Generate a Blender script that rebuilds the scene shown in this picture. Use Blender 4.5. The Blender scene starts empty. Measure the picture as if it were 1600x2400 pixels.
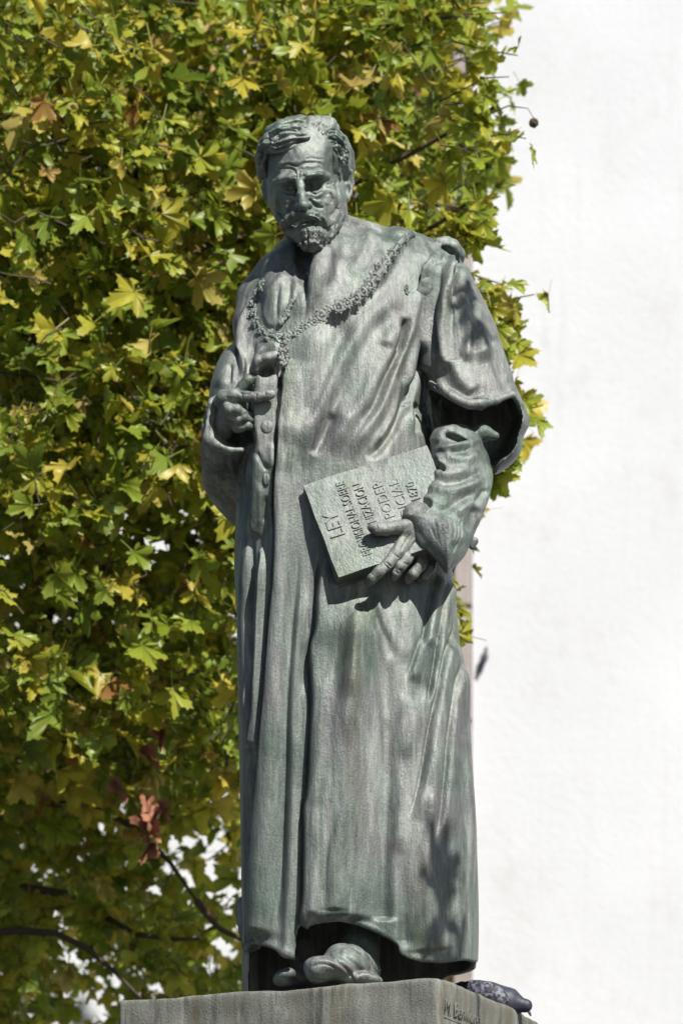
import bpy, bmesh, math, random
import numpy as np
from mathutils import Matrix, Vector, Euler
random.seed(7); RNG = np.random.default_rng(11)
scene = bpy.context.scene
COL = scene.collection

# ------------------------------------------------------------------ camera, sky, sun, exposure
DIST = 18.0            # metres from the camera to the statue's axis
EYE = 1.6              # eye height
PX = 700.0             # measuring unit: 700 units to the metre at the statue
ZC = EYE + 0.1725 * DIST + (2290 - 1200) / PX     # height of the picture's centre at the statue
SUN_AZ, SUN_EL = math.radians(32), math.radians(48)

cam_data = bpy.data.cameras.new('camera')
cam = bpy.data.objects.new('camera', cam_data)
COL.objects.link(cam)
cam.location = (0, -DIST, EYE)
cam.rotation_euler = (math.radians(90), 0, 0)
cam_data.sensor_width = 36.0
cam_data.sensor_fit = 'AUTO'
FRAME_H = 2400 / PX
cam_data.lens = 36.0 * DIST / FRAME_H
cam_data.shift_y = (ZC - EYE) / FRAME_H
cam_data.clip_end = 600
cam_data.dof.use_dof = True
cam_data.dof.focus_distance = DIST - 0.15
cam_data.dof.aperture_fstop = 3.6
scene.camera = cam

world = bpy.data.worlds.new('World'); scene.world = world
world.use_nodes = True
wn = world.node_tree.nodes; wl = world.node_tree.links
bg = wn['Background']; bg.inputs['Strength'].default_value = 0.05
sky = wn.new('ShaderNodeTexSky'); sky.sky_type = 'NISHITA'; sky.sun_disc = False
sky.sun_elevation = SUN_EL
SUN_DIR = (math.sin(SUN_AZ) * math.cos(SUN_EL), -math.cos(SUN_AZ) * math.cos(SUN_EL), math.sin(SUN_EL))
sky.sun_rotation = math.atan2(SUN_DIR[0], SUN_DIR[1])
wl.new(sky.outputs[0], bg.inputs[0])
sun_data = bpy.data.lights.new('sun', 'SUN'); sun_data.energy = 5.0
sun_data.angle = math.radians(0.53); sun_data.color = (1.0, 0.965, 0.905)
sun = bpy.data.objects.new('sun', sun_data); COL.objects.link(sun)
sun.rotation_euler = (-Vector(SUN_DIR)).to_track_quat('-Z', 'Y').to_euler()
sun.location = (8, -14, 20)
scene.view_settings.view_transform = 'Standard'
scene.view_settings.look = 'None'
scene.view_settings.exposure = 0.40
scene.view_settings.gamma = 1.0
scene.view_settings.use_curve_mapping = False
scene.cycles.max_bounces = 8

# ------------------------------------------------------------------ measuring helpers
def P(u, v, d=0.0):
    """a point measured on the photograph (u, v) standing d/700 m in front of the statue's axis"""
    y = -d / PX; k = (DIST + y) / DIST
    return np.array([(u - 800) / PX * k, y, EYE + (ZC + (1200 - v) / PX - EYE) * k])
def Py(u, v, y):
    return P(u, v, -y * PX)
def proj(p):
    k = DIST / (DIST + p[..., 1])
    return 800 + p[..., 0] * k * PX, 1200 - ((p[..., 2] - EYE) * k + EYE - ZC) * PX

def smooth_pts(pts, step=6.0):
    """Catmull-Rom resampling of a polyline (any dimension)"""
    p = np.asarray(pts, float)
    if len(p) < 3:
        n = max(2, int(np.linalg.norm(p[1] - p[0]) / step) + 1)
        t = np.linspace(0, 1, n)[:, None]
        return p[0] * (1 - t) + p[1] * t
    q = np.vstack([2 * p[0] - p[1], p, 2 * p[-1] - p[-2]])
    out = []
    for i in range(1, len(q) - 2):
        n = max(2, int(np.linalg.norm(q[i + 1, :2] - q[i, :2]) / step) + 1)
        t = np.linspace(0, 1, n, endpoint=False)[:, None]
        a, b, c, d = q[i - 1], q[i], q[i + 1], q[i + 2]
        out.append(0.5 * (2 * b + (c - a) * t + (2 * a - 5 * b + 4 * c - d) * t ** 2 + (3 * b - a - 3 * c + d) * t ** 3))
    out.append(q[-2][None])
    return np.vstack(out)

def table(xs, ys, n=800):
    """smooth interpolation table of ys over increasing xs"""
    xs = np.asarray(xs, float); ys = np.asarray(ys, float)
    g = np.linspace(xs[0], xs[-1], n)
    m = np.gradient(ys, xs)
    i = np.clip(np.searchsorted(xs, g, side='right') - 1, 0, len(xs) - 2)
    h = xs[i + 1] - xs[i]; t = (g - xs[i]) / h
    y = ((2*t**3 - 3*t**2 + 1) * ys[i] + (t**3 - 2*t**2 + t) * h * m[i] + (-2*t**3 + 3*t**2) * ys[i+1] + (t**3 - t**2) * h * m[i+1])
    return g, y

def sstep(a, b, x):
    t = np.clip((x - a) / (b - a), 0, 1); return t * t * (3 - 2 * t)

# ------------------------------------------------------------------ relief: strokes of the sculptor's tool
class Relief:
    def __init__(self, u0, v0, u1, v1, res=2.0):
        self.u0, self.v0, self.res = u0, v0, res
        self.a = np.zeros((int((v1 - v0) / res) + 2, int((u1 - u0) / res) + 2), np.float32)
    def _win(self, pts, m):
        r = self.res; H, W = self.a.shape
        i0 = max(0, int((pts[:, 1].min() - m - self.v0) / r)); i1 = min(H, int((pts[:, 1].max() + m - self.v0) / r) + 2)
        j0 = max(0, int((pts[:, 0].min() - m - self.u0) / r)); j1 = min(W, int((pts[:, 0].max() + m - self.u0) / r) + 2)
        if i1 <= i0 or j1 <= j0: return None
        uu = (self.u0 + np.arange(j0, j1) * r)[None, :]; vv = (self.v0 + np.arange(i0, i1) * r)[:, None]
        return (slice(i0, i1), slice(j0, j1)), uu, vv
    def _dist(self, pts, uu, vv):
        seg = np.linalg.norm(np.diff(pts, axis=0), axis=1); L = max(seg.sum(), 1e-6); acc = 0
        best = np.full((vv.shape[0], uu.shape[1]), 1e9, np.float32); par = np.zeros_like(best); sgn = np.ones_like(best)
        for i in range(len(pts) - 1):
            a = pts[i]; ab = pts[i + 1] - a; l2 = ab @ ab + 1e-9
            du = uu - a[0]; dv = vv - a[1]
            t = np.clip((du * ab[0] + dv * ab[1]) / l2, 0, 1)
            dd = (du - t * ab[0]) ** 2 + (dv - t * ab[1]) ** 2
            k = dd < best
            best = np.where(k, dd, best); par = np.where(k, (acc + t * seg[i]) / L, par)
            sgn = np.where(k, np.sign(ab[0] * dv - ab[1] * du), sgn)
            acc += seg[i]
        return np.sqrt(best), par, sgn
    def ridge(self, pts, w, h, fade=0.25, fade1=None, step=14):
        """a rounded ridge (h > 0) or groove (h < 0) along pts; w half width"""
        p = smooth_pts(pts, step); m = w * 2.4
        win = self._win(p, m)
        if win is None: return
        sl, uu, vv = win
        d, s, _ = self._dist(p, uu, vv)
        f1 = fade if fade1 is None else fade1
        f = (sstep(0, fade, s) if fade > 0 else 1) * (sstep(0, f1, 1 - s) if f1 > 0 else 1)
        self.a[sl] += (h * np.exp(-(d / w) ** 2) * f).astype(np.float32)
    def edge(self, pts, h, fall, sharp=3.0, side=1, fade=0.15, fade1=None, groove=0.0, step=14):
        """an overlapping cloth edge: one side (right of travel = 1) raised, rolling off over fall"""
        p = smooth_pts(pts, step); m = fall * 2.6
        win = self._win(p, m)
        if win is None: return
        sl, uu, vv = win
        d, s, sg = self._dist(p, uu, vv)
        f1 = fade if fade1 is None else fade1
        f = (sstep(0, fade, s) if fade > 0 else 1) * (sstep(0, f1, 1 - s) if f1 > 0 else 1)
        sd = d * sg * side
        prof = sstep(-sharp, sharp, sd) * np.exp(-(d / fall) ** 2) * h
        if groove: prof = prof - groove * np.exp(-(d / (sharp * 1.6)) ** 2)
        self.a[sl] += (prof * f).astype(np.float32)
    def blob(self, u, v, ru, rv, h, rot=0, p=1.0):
        win = self._win(np.array([[u, v]]), 2.4 * max(ru, rv))
        if win is None: return
        sl, uu, vv = win
        c, s = math.cos(math.radians(rot)), math.sin(math.radians(rot))
        a = ((uu - u) * c + (vv - v) * s) / ru; b = (-(uu - u) * s + (vv - v) * c) / rv
        self.a[sl] += (h * np.exp(-(a * a + b * b) ** p)).astype(np.float32)
    def plate(self, pts, h, soft=3.0):
        o = Outline(pts, res=self.res, pad=12, step=30)
        i0 = int((o.v0 - self.v0) / self.res); j0 = int((o.u0 - self.u0) / self.res)
        n, m = o.a.shape
        vv, uu = np.mgrid[0:n, 0:m]
        s = o.sample(self.u0 + (j0 + uu) * self.res, self.v0 + (i0 + vv) * self.res)
        self.a[i0:i0 + n, j0:j0 + m] += (h * sstep(soft, -soft, s)).astype(np.float32)
    def comb(self, A, B, n, w, h, jit=2.0, fade=0.2):
        """n tool marks running between guide lines A and B"""
        A = smooth_pts(A, 8); B = smooth_pts(B, 8)
        t = np.linspace(0, 1, 12)
        ra = np.stack([np.interp(t, np.linspace(0, 1, len(A)), A[:, k]) for k in (0, 1)], 1)
        rb = np.stack([np.interp(t, np.linspace(0, 1, len(B)), B[:, k]) for k in (0, 1)], 1)
        for i in range(n):
            s = (i + 0.5 + RNG.uniform(-.3, .3)) / n
            q = ra * (1 - s) + rb * s + np.cumsum(RNG.normal(0, jit * 0.3, (12, 2)), 0)
            a0 = RNG.integers(0, 4); a1 = 12 - RNG.integers(0, 4)
            self.ridge(q[a0:a1], w * RNG.uniform(.8, 1.3), h * RNG.uniform(.6, 1.3) * (1 if i % 2 else -1), fade, step=10)
    def sample(self, u, v):
        H, W = self.a.shape
        x = np.clip((u - self.u0) / self.res, 0, W - 1.001); y = np.clip((v - self.v0) / self.res, 0, H - 1.001)
        i = y.astype(int); j = x.astype(int); fx = (x - j).astype(np.float32); fy = (y - i).astype(np.float32)
        a = self.a
        return (a[i, j] * (1-fx) * (1-fy) + a[i, j+1] * fx * (1-fy) + a[i+1, j] * (1-fx) * fy + a[i+1, j+1] * fx * fy)

class Outline:
    """signed distance (negative inside) to a closed outline, in measuring units"""
    def __init__(self, pts, res=2.0, pad=40, step=14):
        p = smooth_pts(list(pts) + [pts[0]], step)[:-1]
        self.u0, self.v0 = p.min(0) - pad; u1, v1 = p.max(0) + pad; self.res = res
        uu = np.arange(self.u0, u1 + res, res)[None, :]; vv = np.arange(self.v0, v1 + res, res)[:, None]
        best = np.full((vv.shape[0], uu.shape[1]), 1e9); ins = np.zeros(best.shape, bool)
        for i in range(len(p)):
            a = p[i]; b = p[(i + 1) % len(p)]; ab = b - a; l2 = ab @ ab + 1e-9
            du = uu - a[0]; dv = vv - a[1]
            t = np.clip((du * ab[0] + dv * ab[1]) / l2, 0, 1)
            best = np.minimum(best, (du - t * ab[0]) ** 2 + (dv - t * ab[1]) ** 2)
            if a[1] != b[1]:
                c = ((a[1] > vv) != (b[1] > vv)) & (uu < (b[0] - a[0]) * (vv - a[1]) / (b[1] - a[1]) + a[0])
                ins ^= c
        self.a = np.where(ins, -1, 1) * np.sqrt(best); self.box = (self.u0, self.v0, u1, v1)
    sample = Relief.sample

# ------------------------------------------------------------------ implicit shapes on a grid, meshed by surface nets
def smin(a, b, k):
    if k <= 0: return np.minimum(a, b)
    h = np.clip(0.5 + 0.5 * (b - a) / k, 0, 1)
    return b + (a - b) * h - k * h * (1 - h)
def rot3(rx=0, ry=0, rz=0):
    rx, ry, rz = map(math.radians, (rx, ry, rz))
    X = np.array([[1,0,0],[0,math.cos(rx),-math.sin(rx)],[0,math.sin(rx),math.cos(rx)]])
    Y = np.array([[math.cos(ry),0,math.sin(ry)],[0,1,0],[-math.sin(ry),0,math.cos(ry)]])
    Z = np.array([[math.cos(rz),-math.sin(rz),0],[math.sin(rz),math.cos(rz),0],[0,0,1]])
    return Z @ Y @ X

class Field:
    def __init__(self, lo, hi, h):
        self.lo = np.asarray(lo, float); self.h = h
        n = [int(math.ceil((b - a) / h)) + 1 for a, b in zip(lo, hi)]
        self.ax = [self.lo[i] + np.arange(n[i]) * h for i in range(3)]
        self.f = np.full(n, 0.2, np.float32)
    def block(self, lo, hi):
        sl = []
        for i in range(3):
            a = max(0, int((lo[i] - self.lo[i]) / self.h)); b = min(len(self.ax[i]), int((hi[i] - self.lo[i]) / self.h) + 2)
            if b <= a: return None
            sl.append(slice(a, b))
        X = self.ax[0][sl[0]][:, None, None].astype(np.float32); Y = self.ax[1][sl[1]][None, :, None].astype(np.float32)
        Z = self.ax[2][sl[2]][None, None, :].astype(np.float32)
        return tuple(sl), X, Y, Z
    def op(self, lo, hi, fn, k=0.0, mode='add'):
        b = self.block(lo, hi)
        if b is None: return
        sl, X, Y, Z = b
        g = fn(X, Y, Z).astype(np.float32)
        if mode == 'add': self.f[sl] = smin(self.f[sl], g, k)
        else: self.f[sl] = -smin(-self.f[sl], g, k)
    # sizes in measuring units
    def cap(self, a, b, ra, rb=None, k=8, mode='add'):
        rb = ra if rb is None else rb
        A = P(*a); B = P(*b); ra, rb, k = ra / PX, rb / PX, k / PX
        m = max(ra, rb) + k + 3 * self.h + (0.004)
        lo = np.minimum(A, B) - m; hi = np.maximum(A, B) + m
        ab = B - A; l2 = float(ab @ ab) + 1e-12
        def fn(X, Y, Z):
            x, y, z = X - A[0], Y - A[1], Z - A[2]
            t = np.clip((x * ab[0] + y * ab[1] + z * ab[2]) / l2, 0, 1)
            return np.sqrt((x - t * ab[0]) ** 2 + (y - t * ab[1]) ** 2 + (z - t * ab[2]) ** 2) - (ra + (rb - ra) * t)
        self.op(lo, hi, fn, k, mode)
    def chain(self, pts, k=8, mode='add'):
        """pts: (u, v, d, r)"""
        for a, b in zip(pts[:-1], pts[1:]): self.cap(a[:3], b[:3], a[3], b[3], k, mode)
    def ell(self, c, r, rot=(0, 0, 0), k=10, mode='add'):
        """r: half sizes across, in depth, in height"""
        Cc = P(*c); R = rot3(*rot).T; r = np.array(r, float) / PX; k = k / PX
        m = r.max() + k + 3 * self.h
        def fn(X, Y, Z):
            x, y, z = X - Cc[0], Y - Cc[1], Z - Cc[2]
            a = R[0,0]*x + R[0,1]*y + R[0,2]*z; b = R[1,0]*x + R[1,1]*y + R[1,2]*z; c_ = R[2,0]*x + R[2,1]*y + R[2,2]*z
            k0 = np.sqrt((a/r[0])**2 + (b/r[1])**2 + (c_/r[2])**2)
            k1 = np.sqrt((a/r[0]**2)**2 + (b/r[1]**2)**2 + (c_/r[2]**2)**2) + 1e-9
            return k0 * (k0 - 1) / k1
        self.op(Cc - m, Cc + m, fn, k, mode)
    def inflate(self, outline, dc, t, edge, k=8, mode='add', dmin=-250, dmax=330, p=2.0):
        """a cushion with the given outline: depth of its middle dc(u,v), half thickness t reached `edge` inside the outline"""
        u0, v0, u1, v1 = outline.box; k = k / PX
        c = np.array([P(u, v, d) for u in (u0, u1) for v in (v0, v1) for d in (dmin, dmax)])
        def fn(X, Y, Z):
            kk = DIST / (DIST + Y); u = 800 + X * kk * PX; v = 1200 - ((Z - EYE) * kk + EYE - ZC) * PX
            u, v = np.broadcast_arrays(u, v)
            inb = (u >= u0) & (u <= u1) & (v >= v0) & (v <= v1)
            s = np.where(inb, outline.sample(u, v), 60.0)
            q = np.clip(-s / edge, 0, 1)
            th = t(u, v) if callable(t) else t
            th = th * (1 - (1 - q) ** p) ** (1 / p)
            dd = np.abs(-Y * PX - dc(u, v))
            return np.where(s > 0, np.hypot(np.maximum(s, 0), dd), (dd - th) * 0.75) / PX
        self.op(c.min(0), c.max(0), fn, k, mode)
    def mesh(self, smooth=1, one=True):
        f = self.f; h = self.h
        ins = f < 0
        n = np.zeros(tuple(s - 1 for s in f.shape), np.uint8)
        for i in (0, 1):
            for j in (0, 1):
                for k in (0, 1):
                    n += ins[i:f.shape[0]-1+i, j:f.shape[1]-1+j, k:f.shape[2]-1+k]
        act = (n > 0) & (n < 8)
        I, J, K = np.nonzero(act)
        idx = np.full(act.shape, -1, np.int32); idx[I, J, K] = np.arange(len(I))
        corner = np.array([(i, j, k) for i in (0, 1) for j in (0, 1) for k in (0, 1)])
        vals = np.stack([f[I + c[0], J + c[1], K + c[2]] for c in corner], 1)
        pos = np.zeros((len(I), 3)); cnt = np.zeros(len(I))
        for a in range(8):
            for b in range(a + 1, 8):
                if np.abs(corner[a] - corner[b]).sum() != 1: continue
                cr = (vals[:, a] < 0) != (vals[:, b] < 0)
                t = np.where(cr, vals[:, a] / (vals[:, a] - vals[:, b] + 1e-20), 0)
                pos += np.where(cr[:, None], corner[a] + (corner[b] - corner[a]) * t[:, None], 0); cnt += cr
        pos = self.lo + (np.stack([I, J, K], 1) + pos / cnt[:, None]) * h
        quads = []
        for ax in range(3):
            o1, o2 = [(1, 2), (2, 0), (0, 1)][ax]
            sl = [slice(1, s - 1) for s in f.shape]
            a = ins[tuple(sl)]; sl2 = list(sl); sl2[ax] = slice(2, f.shape[ax])
            b = ins[tuple(sl2)]
            for flip in (False, True):
                e = np.argwhere((a & ~b) if not flip else (~a & b)) + 1
                if not len(e): continue
                d1 = np.zeros(3, int); d1[o1] = 1; d2 = np.zeros(3, int); d2[o2] = 1
                g = lambda q: idx[q[:, 0], q[:, 1], q[:, 2]]
                q = np.stack([g(e), g(e - d1), g(e - d1 - d2), g(e - d2)], 1)
                ok = (q >= 0).all(1) & (e < np.array(act.shape)).all(1)
                q = q[ok]
                quads.append(q[:, ::-1] if flip else q)
        q = np.vstack(quads)
        if one:                     # keep the one connected body
            lab = np.arange(len(pos)); e = np.vstack([q[:, [0, 1]], q[:, [1, 2]], q[:, [2, 3]], q[:, [3, 0]]])
            while True:
                a = np.minimum(lab[e[:, 0]], lab[e[:, 1]]); new = lab.copy()
                np.minimum.at(new, e[:, 0], a); np.minimum.at(new, e[:, 1], a)
                new = np.minimum(new, new[new]); new = new[new]
                if (new == lab).all(): break
                lab = new
            keep = lab == np.bincount(lab).argmax()
            ren = np.cumsum(keep) - 1; q = ren[q[keep[q[:, 0]]]]; pos = pos[keep]
        m = Shape(pos, q)
        if smooth: m.relax(smooth)
        return m

class Shape:
    def __init__(self, p, q): self.p = p; self.q = q
    def _edges(self):
        q = self.q
        e = np.vstack([q[:, [0, 1]], q[:, [1, 2]], q[:, [2, 3]], q[:, [3, 0]]])
        return np.vstack([e, e[:, ::-1]])
    def relax(self, it=1, w=0.5, arr=None):
        e = self._edges(); n = len(self.p)
        c = np.maximum(np.bincount(e[:, 0], minlength=n), 1)
        x = self.p if arr is None else arr
        for _ in range(it):
            a = np.stack([np.bincount(e[:, 0], x[e[:, 1], k], n) / c for k in range(3)], 1)
            x = x * (1 - w) + a * w
        if arr is None: self.p = x
        return x
    def normals(self, soft=0):
        p, q = self.p, self.q; n = len(p)
        fn = np.cross(p[q[:, 2]] - p[q[:, 0]], p[q[:, 3]] - p[q[:, 1]])
        N = np.stack([sum(np.bincount(q[:, j], fn[:, k], n) for j in range(4)) for k in range(3)], 1)
        N /= np.linalg.norm(N, axis=1, keepdims=True) + 1e-12
        if soft:
            N = self.relax(soft, 0.8, N); N /= np.linalg.norm(N, axis=1, keepdims=True) + 1e-12
        return N
    def carve(self, rel, soft=4, dlo=None, dhi=None, lo=0.02, hi=0.35):
        """push the surface out by a relief of tool strokes, where it faces the front"""
        N = self.normals(soft)
        u, v = proj(self.p)
        w = sstep(lo, hi, -N[:, 1])
        if dlo is not None:
            d = -self.p[:, 1] * PX; w = w * sstep(dlo, dlo + 30, d)
            if dhi is not None: w = w * sstep(dhi + 30, dhi, d)
        self.p = self.p + N * (rel.sample(u, v) * w / PX)[:, None]
    def build(self, name, mat, parent=None, origin=None):
        me = bpy.data.meshes.new(name)
        p = self.p
        me.vertices.add(len(p)); me.vertices.foreach_set('co', p.astype(np.float32).ravel())
        me.loops.add(self.q.size); me.loops.foreach_set('vertex_index', self.q.astype(np.int32).ravel())
        me.polygons.add(len(self.q))
        me.polygons.foreach_set('loop_start', np.arange(0, self.q.size, 4, dtype=np.int32))
        me.polygons.foreach_set('use_smooth', np.ones(len(self.q), bool))
        me.update(calc_edges=True); me.validate()
        me.materials.append(mat)
        o = bpy.data.objects.new(name, me); COL.objects.link(o)
        if parent is not None:
            o.parent = parent; o.matrix_parent_inverse = world_matrix(parent).inverted()
        return o

def world_matrix(o):
    m = o.matrix_basis.copy()
    if o.parent: m = world_matrix(o.parent) @ o.matrix_parent_inverse @ m
    return m
def empty(name, loc=(0, 0, 0)):
    o = bpy.data.objects.new(name, None); o.location = loc; COL.objects.link(o); o.empty_display_size = 0.2
    return o
def tag(o, label=None, cat=None, group=None, kind=None):
    for k, x in (('label', label), ('category', cat), ('group', group), ('kind', kind)):
        if x: o[k] = x
    return o
def link_mesh(name, verts, faces, mat, parent=None, smooth=False):
    me = bpy.data.meshes.new(name); me.from_pydata([tuple(map(float, v)) for v in verts], [], faces); me.update()
    if mat: me.materials.append(mat)
    if smooth: me.polygons.foreach_set('use_smooth', np.ones(len(me.polygons), bool))
    o = bpy.data.objects.new(name, me); COL.objects.link(o)
    if parent is not None:
        o.parent = parent; o.matrix_parent_inverse = world_matrix(parent).inverted()
    return o
def from_bm(name, bm, mat, parent=None, smooth=False):
    me = bpy.data.meshes.new(name); bm.to_mesh(me); bm.free()
    if mat: me.materials.append(mat)
    if smooth: me.polygons.foreach_set('use_smooth', np.ones(len(me.polygons), bool))
    o = bpy.data.objects.new(name, me); COL.objects.link(o)
    if parent is not None:
        o.parent = parent; o.matrix_parent_inverse = world_matrix(parent).inverted()
    return o
def box(name, lo, hi, mat, parent=None, bevel=0.0):
    bm = bmesh.new(); bmesh.ops.create_cube(bm, size=1)
    lo = np.array(lo, float); hi = np.array(hi, float); c = (lo + hi) / 2; s = hi - lo
    for v in bm.verts: v.co = Vector([c[i] + v.co[i] * s[i] for i in range(3)])
    if bevel: bmesh.ops.bevel(bm, geom=bm.edges[:], offset=bevel, segments=2, affect='EDGES', profile=0.6)
    return from_bm(name, bm, mat, parent)
def tube_mesh(paths, sides=8):
    """paths: lists of (point, radius); returns verts, faces of round tapered tubes"""
    V, F = [], []
    for path in paths:
        base = len(V); n = len(path)
        pts = [Vector(p) for p, _ in path]
        up = Vector((0.13, 0.9, 0.4))
        for i in range(n):
            t = (pts[min(i + 1, n - 1)] - pts[max(i - 1, 0)]).normalized()
            a = t.cross(up).normalized(); b = t.cross(a)
            for s in range(sides):
                an = 2 * math.pi * s / sides
                V.append(pts[i] + (a * math.cos(an) + b * math.sin(an)) * path[i][1])
        for i in range(n - 1):
            for s in range(sides):
                s2 = (s + 1) % sides
                F.append((base + i*sides + s, base + i*sides + s2, base + (i+1)*sides + s2, base + (i+1)*sides + s))
        F.append(tuple(base + s for s in range(sides))[::-1]); F.append(tuple(base + (n-1)*sides + s for s in range(sides)))
    return V, F

# ------------------------------------------------------------------ materials
def new_mat(name):
    m = bpy.data.materials.new(name); m.use_nodes = True
    nt = m.node_tree; return m, nt, nt.nodes['Principled BSDF']
def N_(nt, kind, **kw):
    n = nt.nodes.new(kind)
    for k, x in kw.items():
        if k.startswith('i_'): n.inputs[k[2:].replace('_', ' ')].default_value = x
        else: setattr(n, k, x)
    return n
def mapping(nt, scale, rot=(0, 0, 0)):
    tc = N_(nt, 'ShaderNodeTexCoord'); mp = N_(nt, 'ShaderNodeMapping')
    g = N_(nt, 'ShaderNodeNewGeometry')
    nt.links.new(g.outputs['Position'], mp.inputs['Vector'])
    mp.inputs['Scale'].default_value = scale; mp.inputs['Rotation'].default_value = rot
    return mp.outputs[0]
def noise(nt, vec, scale, detail=6, rough=0.6, dist=0.0):
    n = N_(nt, 'ShaderNodeTexNoise'); n.inputs['Scale'].default_value = scale; n.inputs['Detail'].default_value = detail
    n.inputs['Roughness'].default_value = rough; n.inputs['Distortion'].default_value = dist
    if vec is not None: nt.links.new(vec, n.inputs['Vector'])
    return n.outputs['Fac']
def ramp(nt, fac, stops, interp='LINEAR'):
    r = N_(nt, 'ShaderNodeValToRGB'); cr = r.color_ramp; cr.interpolation = interp
    while len(cr.elements) < len(stops): cr.elements.new(0.5)
    for e, (p, c) in zip(cr.elements, stops):
        e.position = p; e.color = c if len(c) == 4 else (*c, 1)
    nt.links.new(fac, r.inputs[0]); return r.outputs[0]
def mix(nt, fac, a, b, blend='MIX'):
    m = N_(nt, 'ShaderNodeMix', data_type='RGBA', blend_type=blend)
    for s, x in ((0, fac), (6, a), (7, b)):
        if isinstance(x, (int, float)): m.inputs[s].default_value = x
        elif isinstance(x, tuple): m.inputs[s].default_value = x if len(x) == 4 else (*x, 1)
        else: nt.links.new(x, m.inputs[s])
    return m.outputs[2]
def bump(nt, h, strength, dist, normal=None):
    b = N_(nt, 'ShaderNodeBump'); b.inputs['Strength'].default_value = strength; b.inputs['Distance'].default_value = dist
    nt.links.new(h, b.inputs['Height'])
    if normal is not None: nt.links.new(normal, b.inputs['Normal'])
    return b.outputs[0]
def simple_mat(name, col, rough=0.8, spec=0.4, nscale=8, var=0.12, metallic=0.0, bumpd=0.0):
    m, nt, b = new_mat(name)
    v = mapping(nt, (1, 1, 1)); n = noise(nt, v, nscale)
    lo = tuple(c * (1 - var) for c in col); hi = tuple(min(1, c * (1 + var)) for c in col)
    nt.links.new(ramp(nt, n, [(0.3, lo), (0.7, hi)]), b.inputs['Base Color'])
    b.inputs['Roughness'].default_value = rough; b.inputs['Specular IOR Level'].default_value = spec
    b.inputs['Metallic'].default_value = metallic
    if bumpd: nt.links.new(bump(nt, noise(nt, v, nscale * 6), 0.6, bumpd), b.inputs['Normal'])
    return m

def bronze_mat(name, streak=(19, 19, 2.6), rot=(0, 0, 0), tone=1.0, rough=(0.37, 0.62), bump_s=0.42, fine_s=1.0, cols=None):
    """weathered bronze: grey-green patina with run-off streaks, brushed by the sculptor's tools"""
    m, nt, b = new_mat(name)
    st = mapping(nt, streak, rot); iso = mapping(nt, (1, 1, 1))
    t = tone
    cols = cols or [(0.110, 0.145, 0.124), (0.200, 0.240, 0.212), (0.205, 0.206, 0.204), (0.275, 0.318, 0.280)]
    n1 = noise(nt, iso, 2.3, 5, 0.6, 0.5)
    base = ramp(nt, n1, [(p, tuple(x * t for x in c)) for p, c in zip((0.36, 0.46, 0.55, 0.66), cols)])
    # green run-off streaks
    n2 = noise(nt, st, 0.42, 4, 0.55)
    base = mix(nt, ramp(nt, n2, [(0.55, (0, 0, 0)), (0.70, (0.7,)*3)]), base, (0.110*t, 0.170*t, 0.125*t))
    # olive lichen tint
    n4 = noise(nt, mapping(nt, (6, 6, 1.0), (0, 0, 0.4)), 0.9, 4, 0.6)
    base = mix(nt, ramp(nt, n4, [(0.55, (0, 0, 0)), (0.72, (0.55,)*3)]), base, (0.180*t, 0.188*t, 0.105*t))
    # pale chalky bloom
    n5 = noise(nt, mapping(nt, tuple(s * 1.3 for s in streak), rot), 0.5, 6, 0.65)
    base = mix(nt, ramp(nt, n5, [(0.50, (0, 0, 0)), (0.64, (0.8,)*3)]), base, (0.37*t, 0.39*t, 0.36*t))
    # dark bare metal
    n3 = noise(nt, st, 0.7, 6, 0.65)
    base = mix(nt, ramp(nt, n3, [(0.32, (0.65,)*3), (0.44, (0, 0, 0))]), base, (0.058*t, 0.058*t, 0.064*t))
    # fine brushed streaks and pitting
    n6 = noise(nt, mapping(nt, tuple(s * 3.4 for s in streak), rot), 1.0, 5, 0.7)
    k = fine_s
    base = mix(nt, 1.0, base, ramp(nt, n6, [(0.32, (1 - .50*k,)*3), (0.46, (1 - .12*k,)*3), (0.56, (1 + .12*k,)*3), (0.70, (1 + .7*k,)*3)]), 'MULTIPLY')
    sp = noise(nt, iso, 150, 3, 0.7)
    base = mix(nt, ramp(nt, sp, [(0.34, (0.4,)*3), (0.44, (0, 0, 0))]), base, (0.065*t, 0.068*t, 0.066*t))
    nt.links.new(base, b.inputs['Base Color'])
    b.inputs['Metallic'].default_value = 0.30
    b.inputs['Specular IOR Level'].default_value = 0.6
    nt.links.new(ramp(nt, n5, [(0.3, (rough[0],)*3), (0.7, (rough[1],)*3)]), b.inputs['Roughness'])
    fine = noise(nt, mapping(nt, tuple(s * 2.6 for s in streak), rot), 3.0, 5, 0.7)
    pit = noise(nt, iso, 110, 4, 0.65)
    nb = bump(nt, fine, bump_s, 0.008); nb = bump(nt, pit, bump_s * 0.8, 0.005, nb)
    nt.links.new(nb, b.inputs['Normal'])
    return m
M = {}
M['bronze'] = bronze_mat('bronze_robe', tone=0.86, fine_s=0.6)
GRN = [(0.130, 0.165, 0.145), (0.205, 0.250, 0.220), (0.190, 0.205, 0.200), (0.250, 0.300, 0.262)]
M['bronze_head'] = bronze_mat('bronze_head', (13, 13, 8), tone=0.9, bump_s=0.4, fine_s=0.55, cols=GRN)
M['bronze_cuff'] = bronze_mat('bronze_cuff', (16, 16, 5), tone=0.92, bump_s=0.55, fine_s=0.7, cols=GRN)
M['bronze_book'] = bronze_mat('bronze_book', (12, 12, 7), tone=0.84, bump_s=0.35, fine_s=0.4, cols=GRN)
M['bronze_dark'] = bronze_mat('bronze_dark', (14, 14, 6), tone=0.80, bump_s=0.5, fine_s=0.6)
scene.cycles.use_denoising = True
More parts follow.
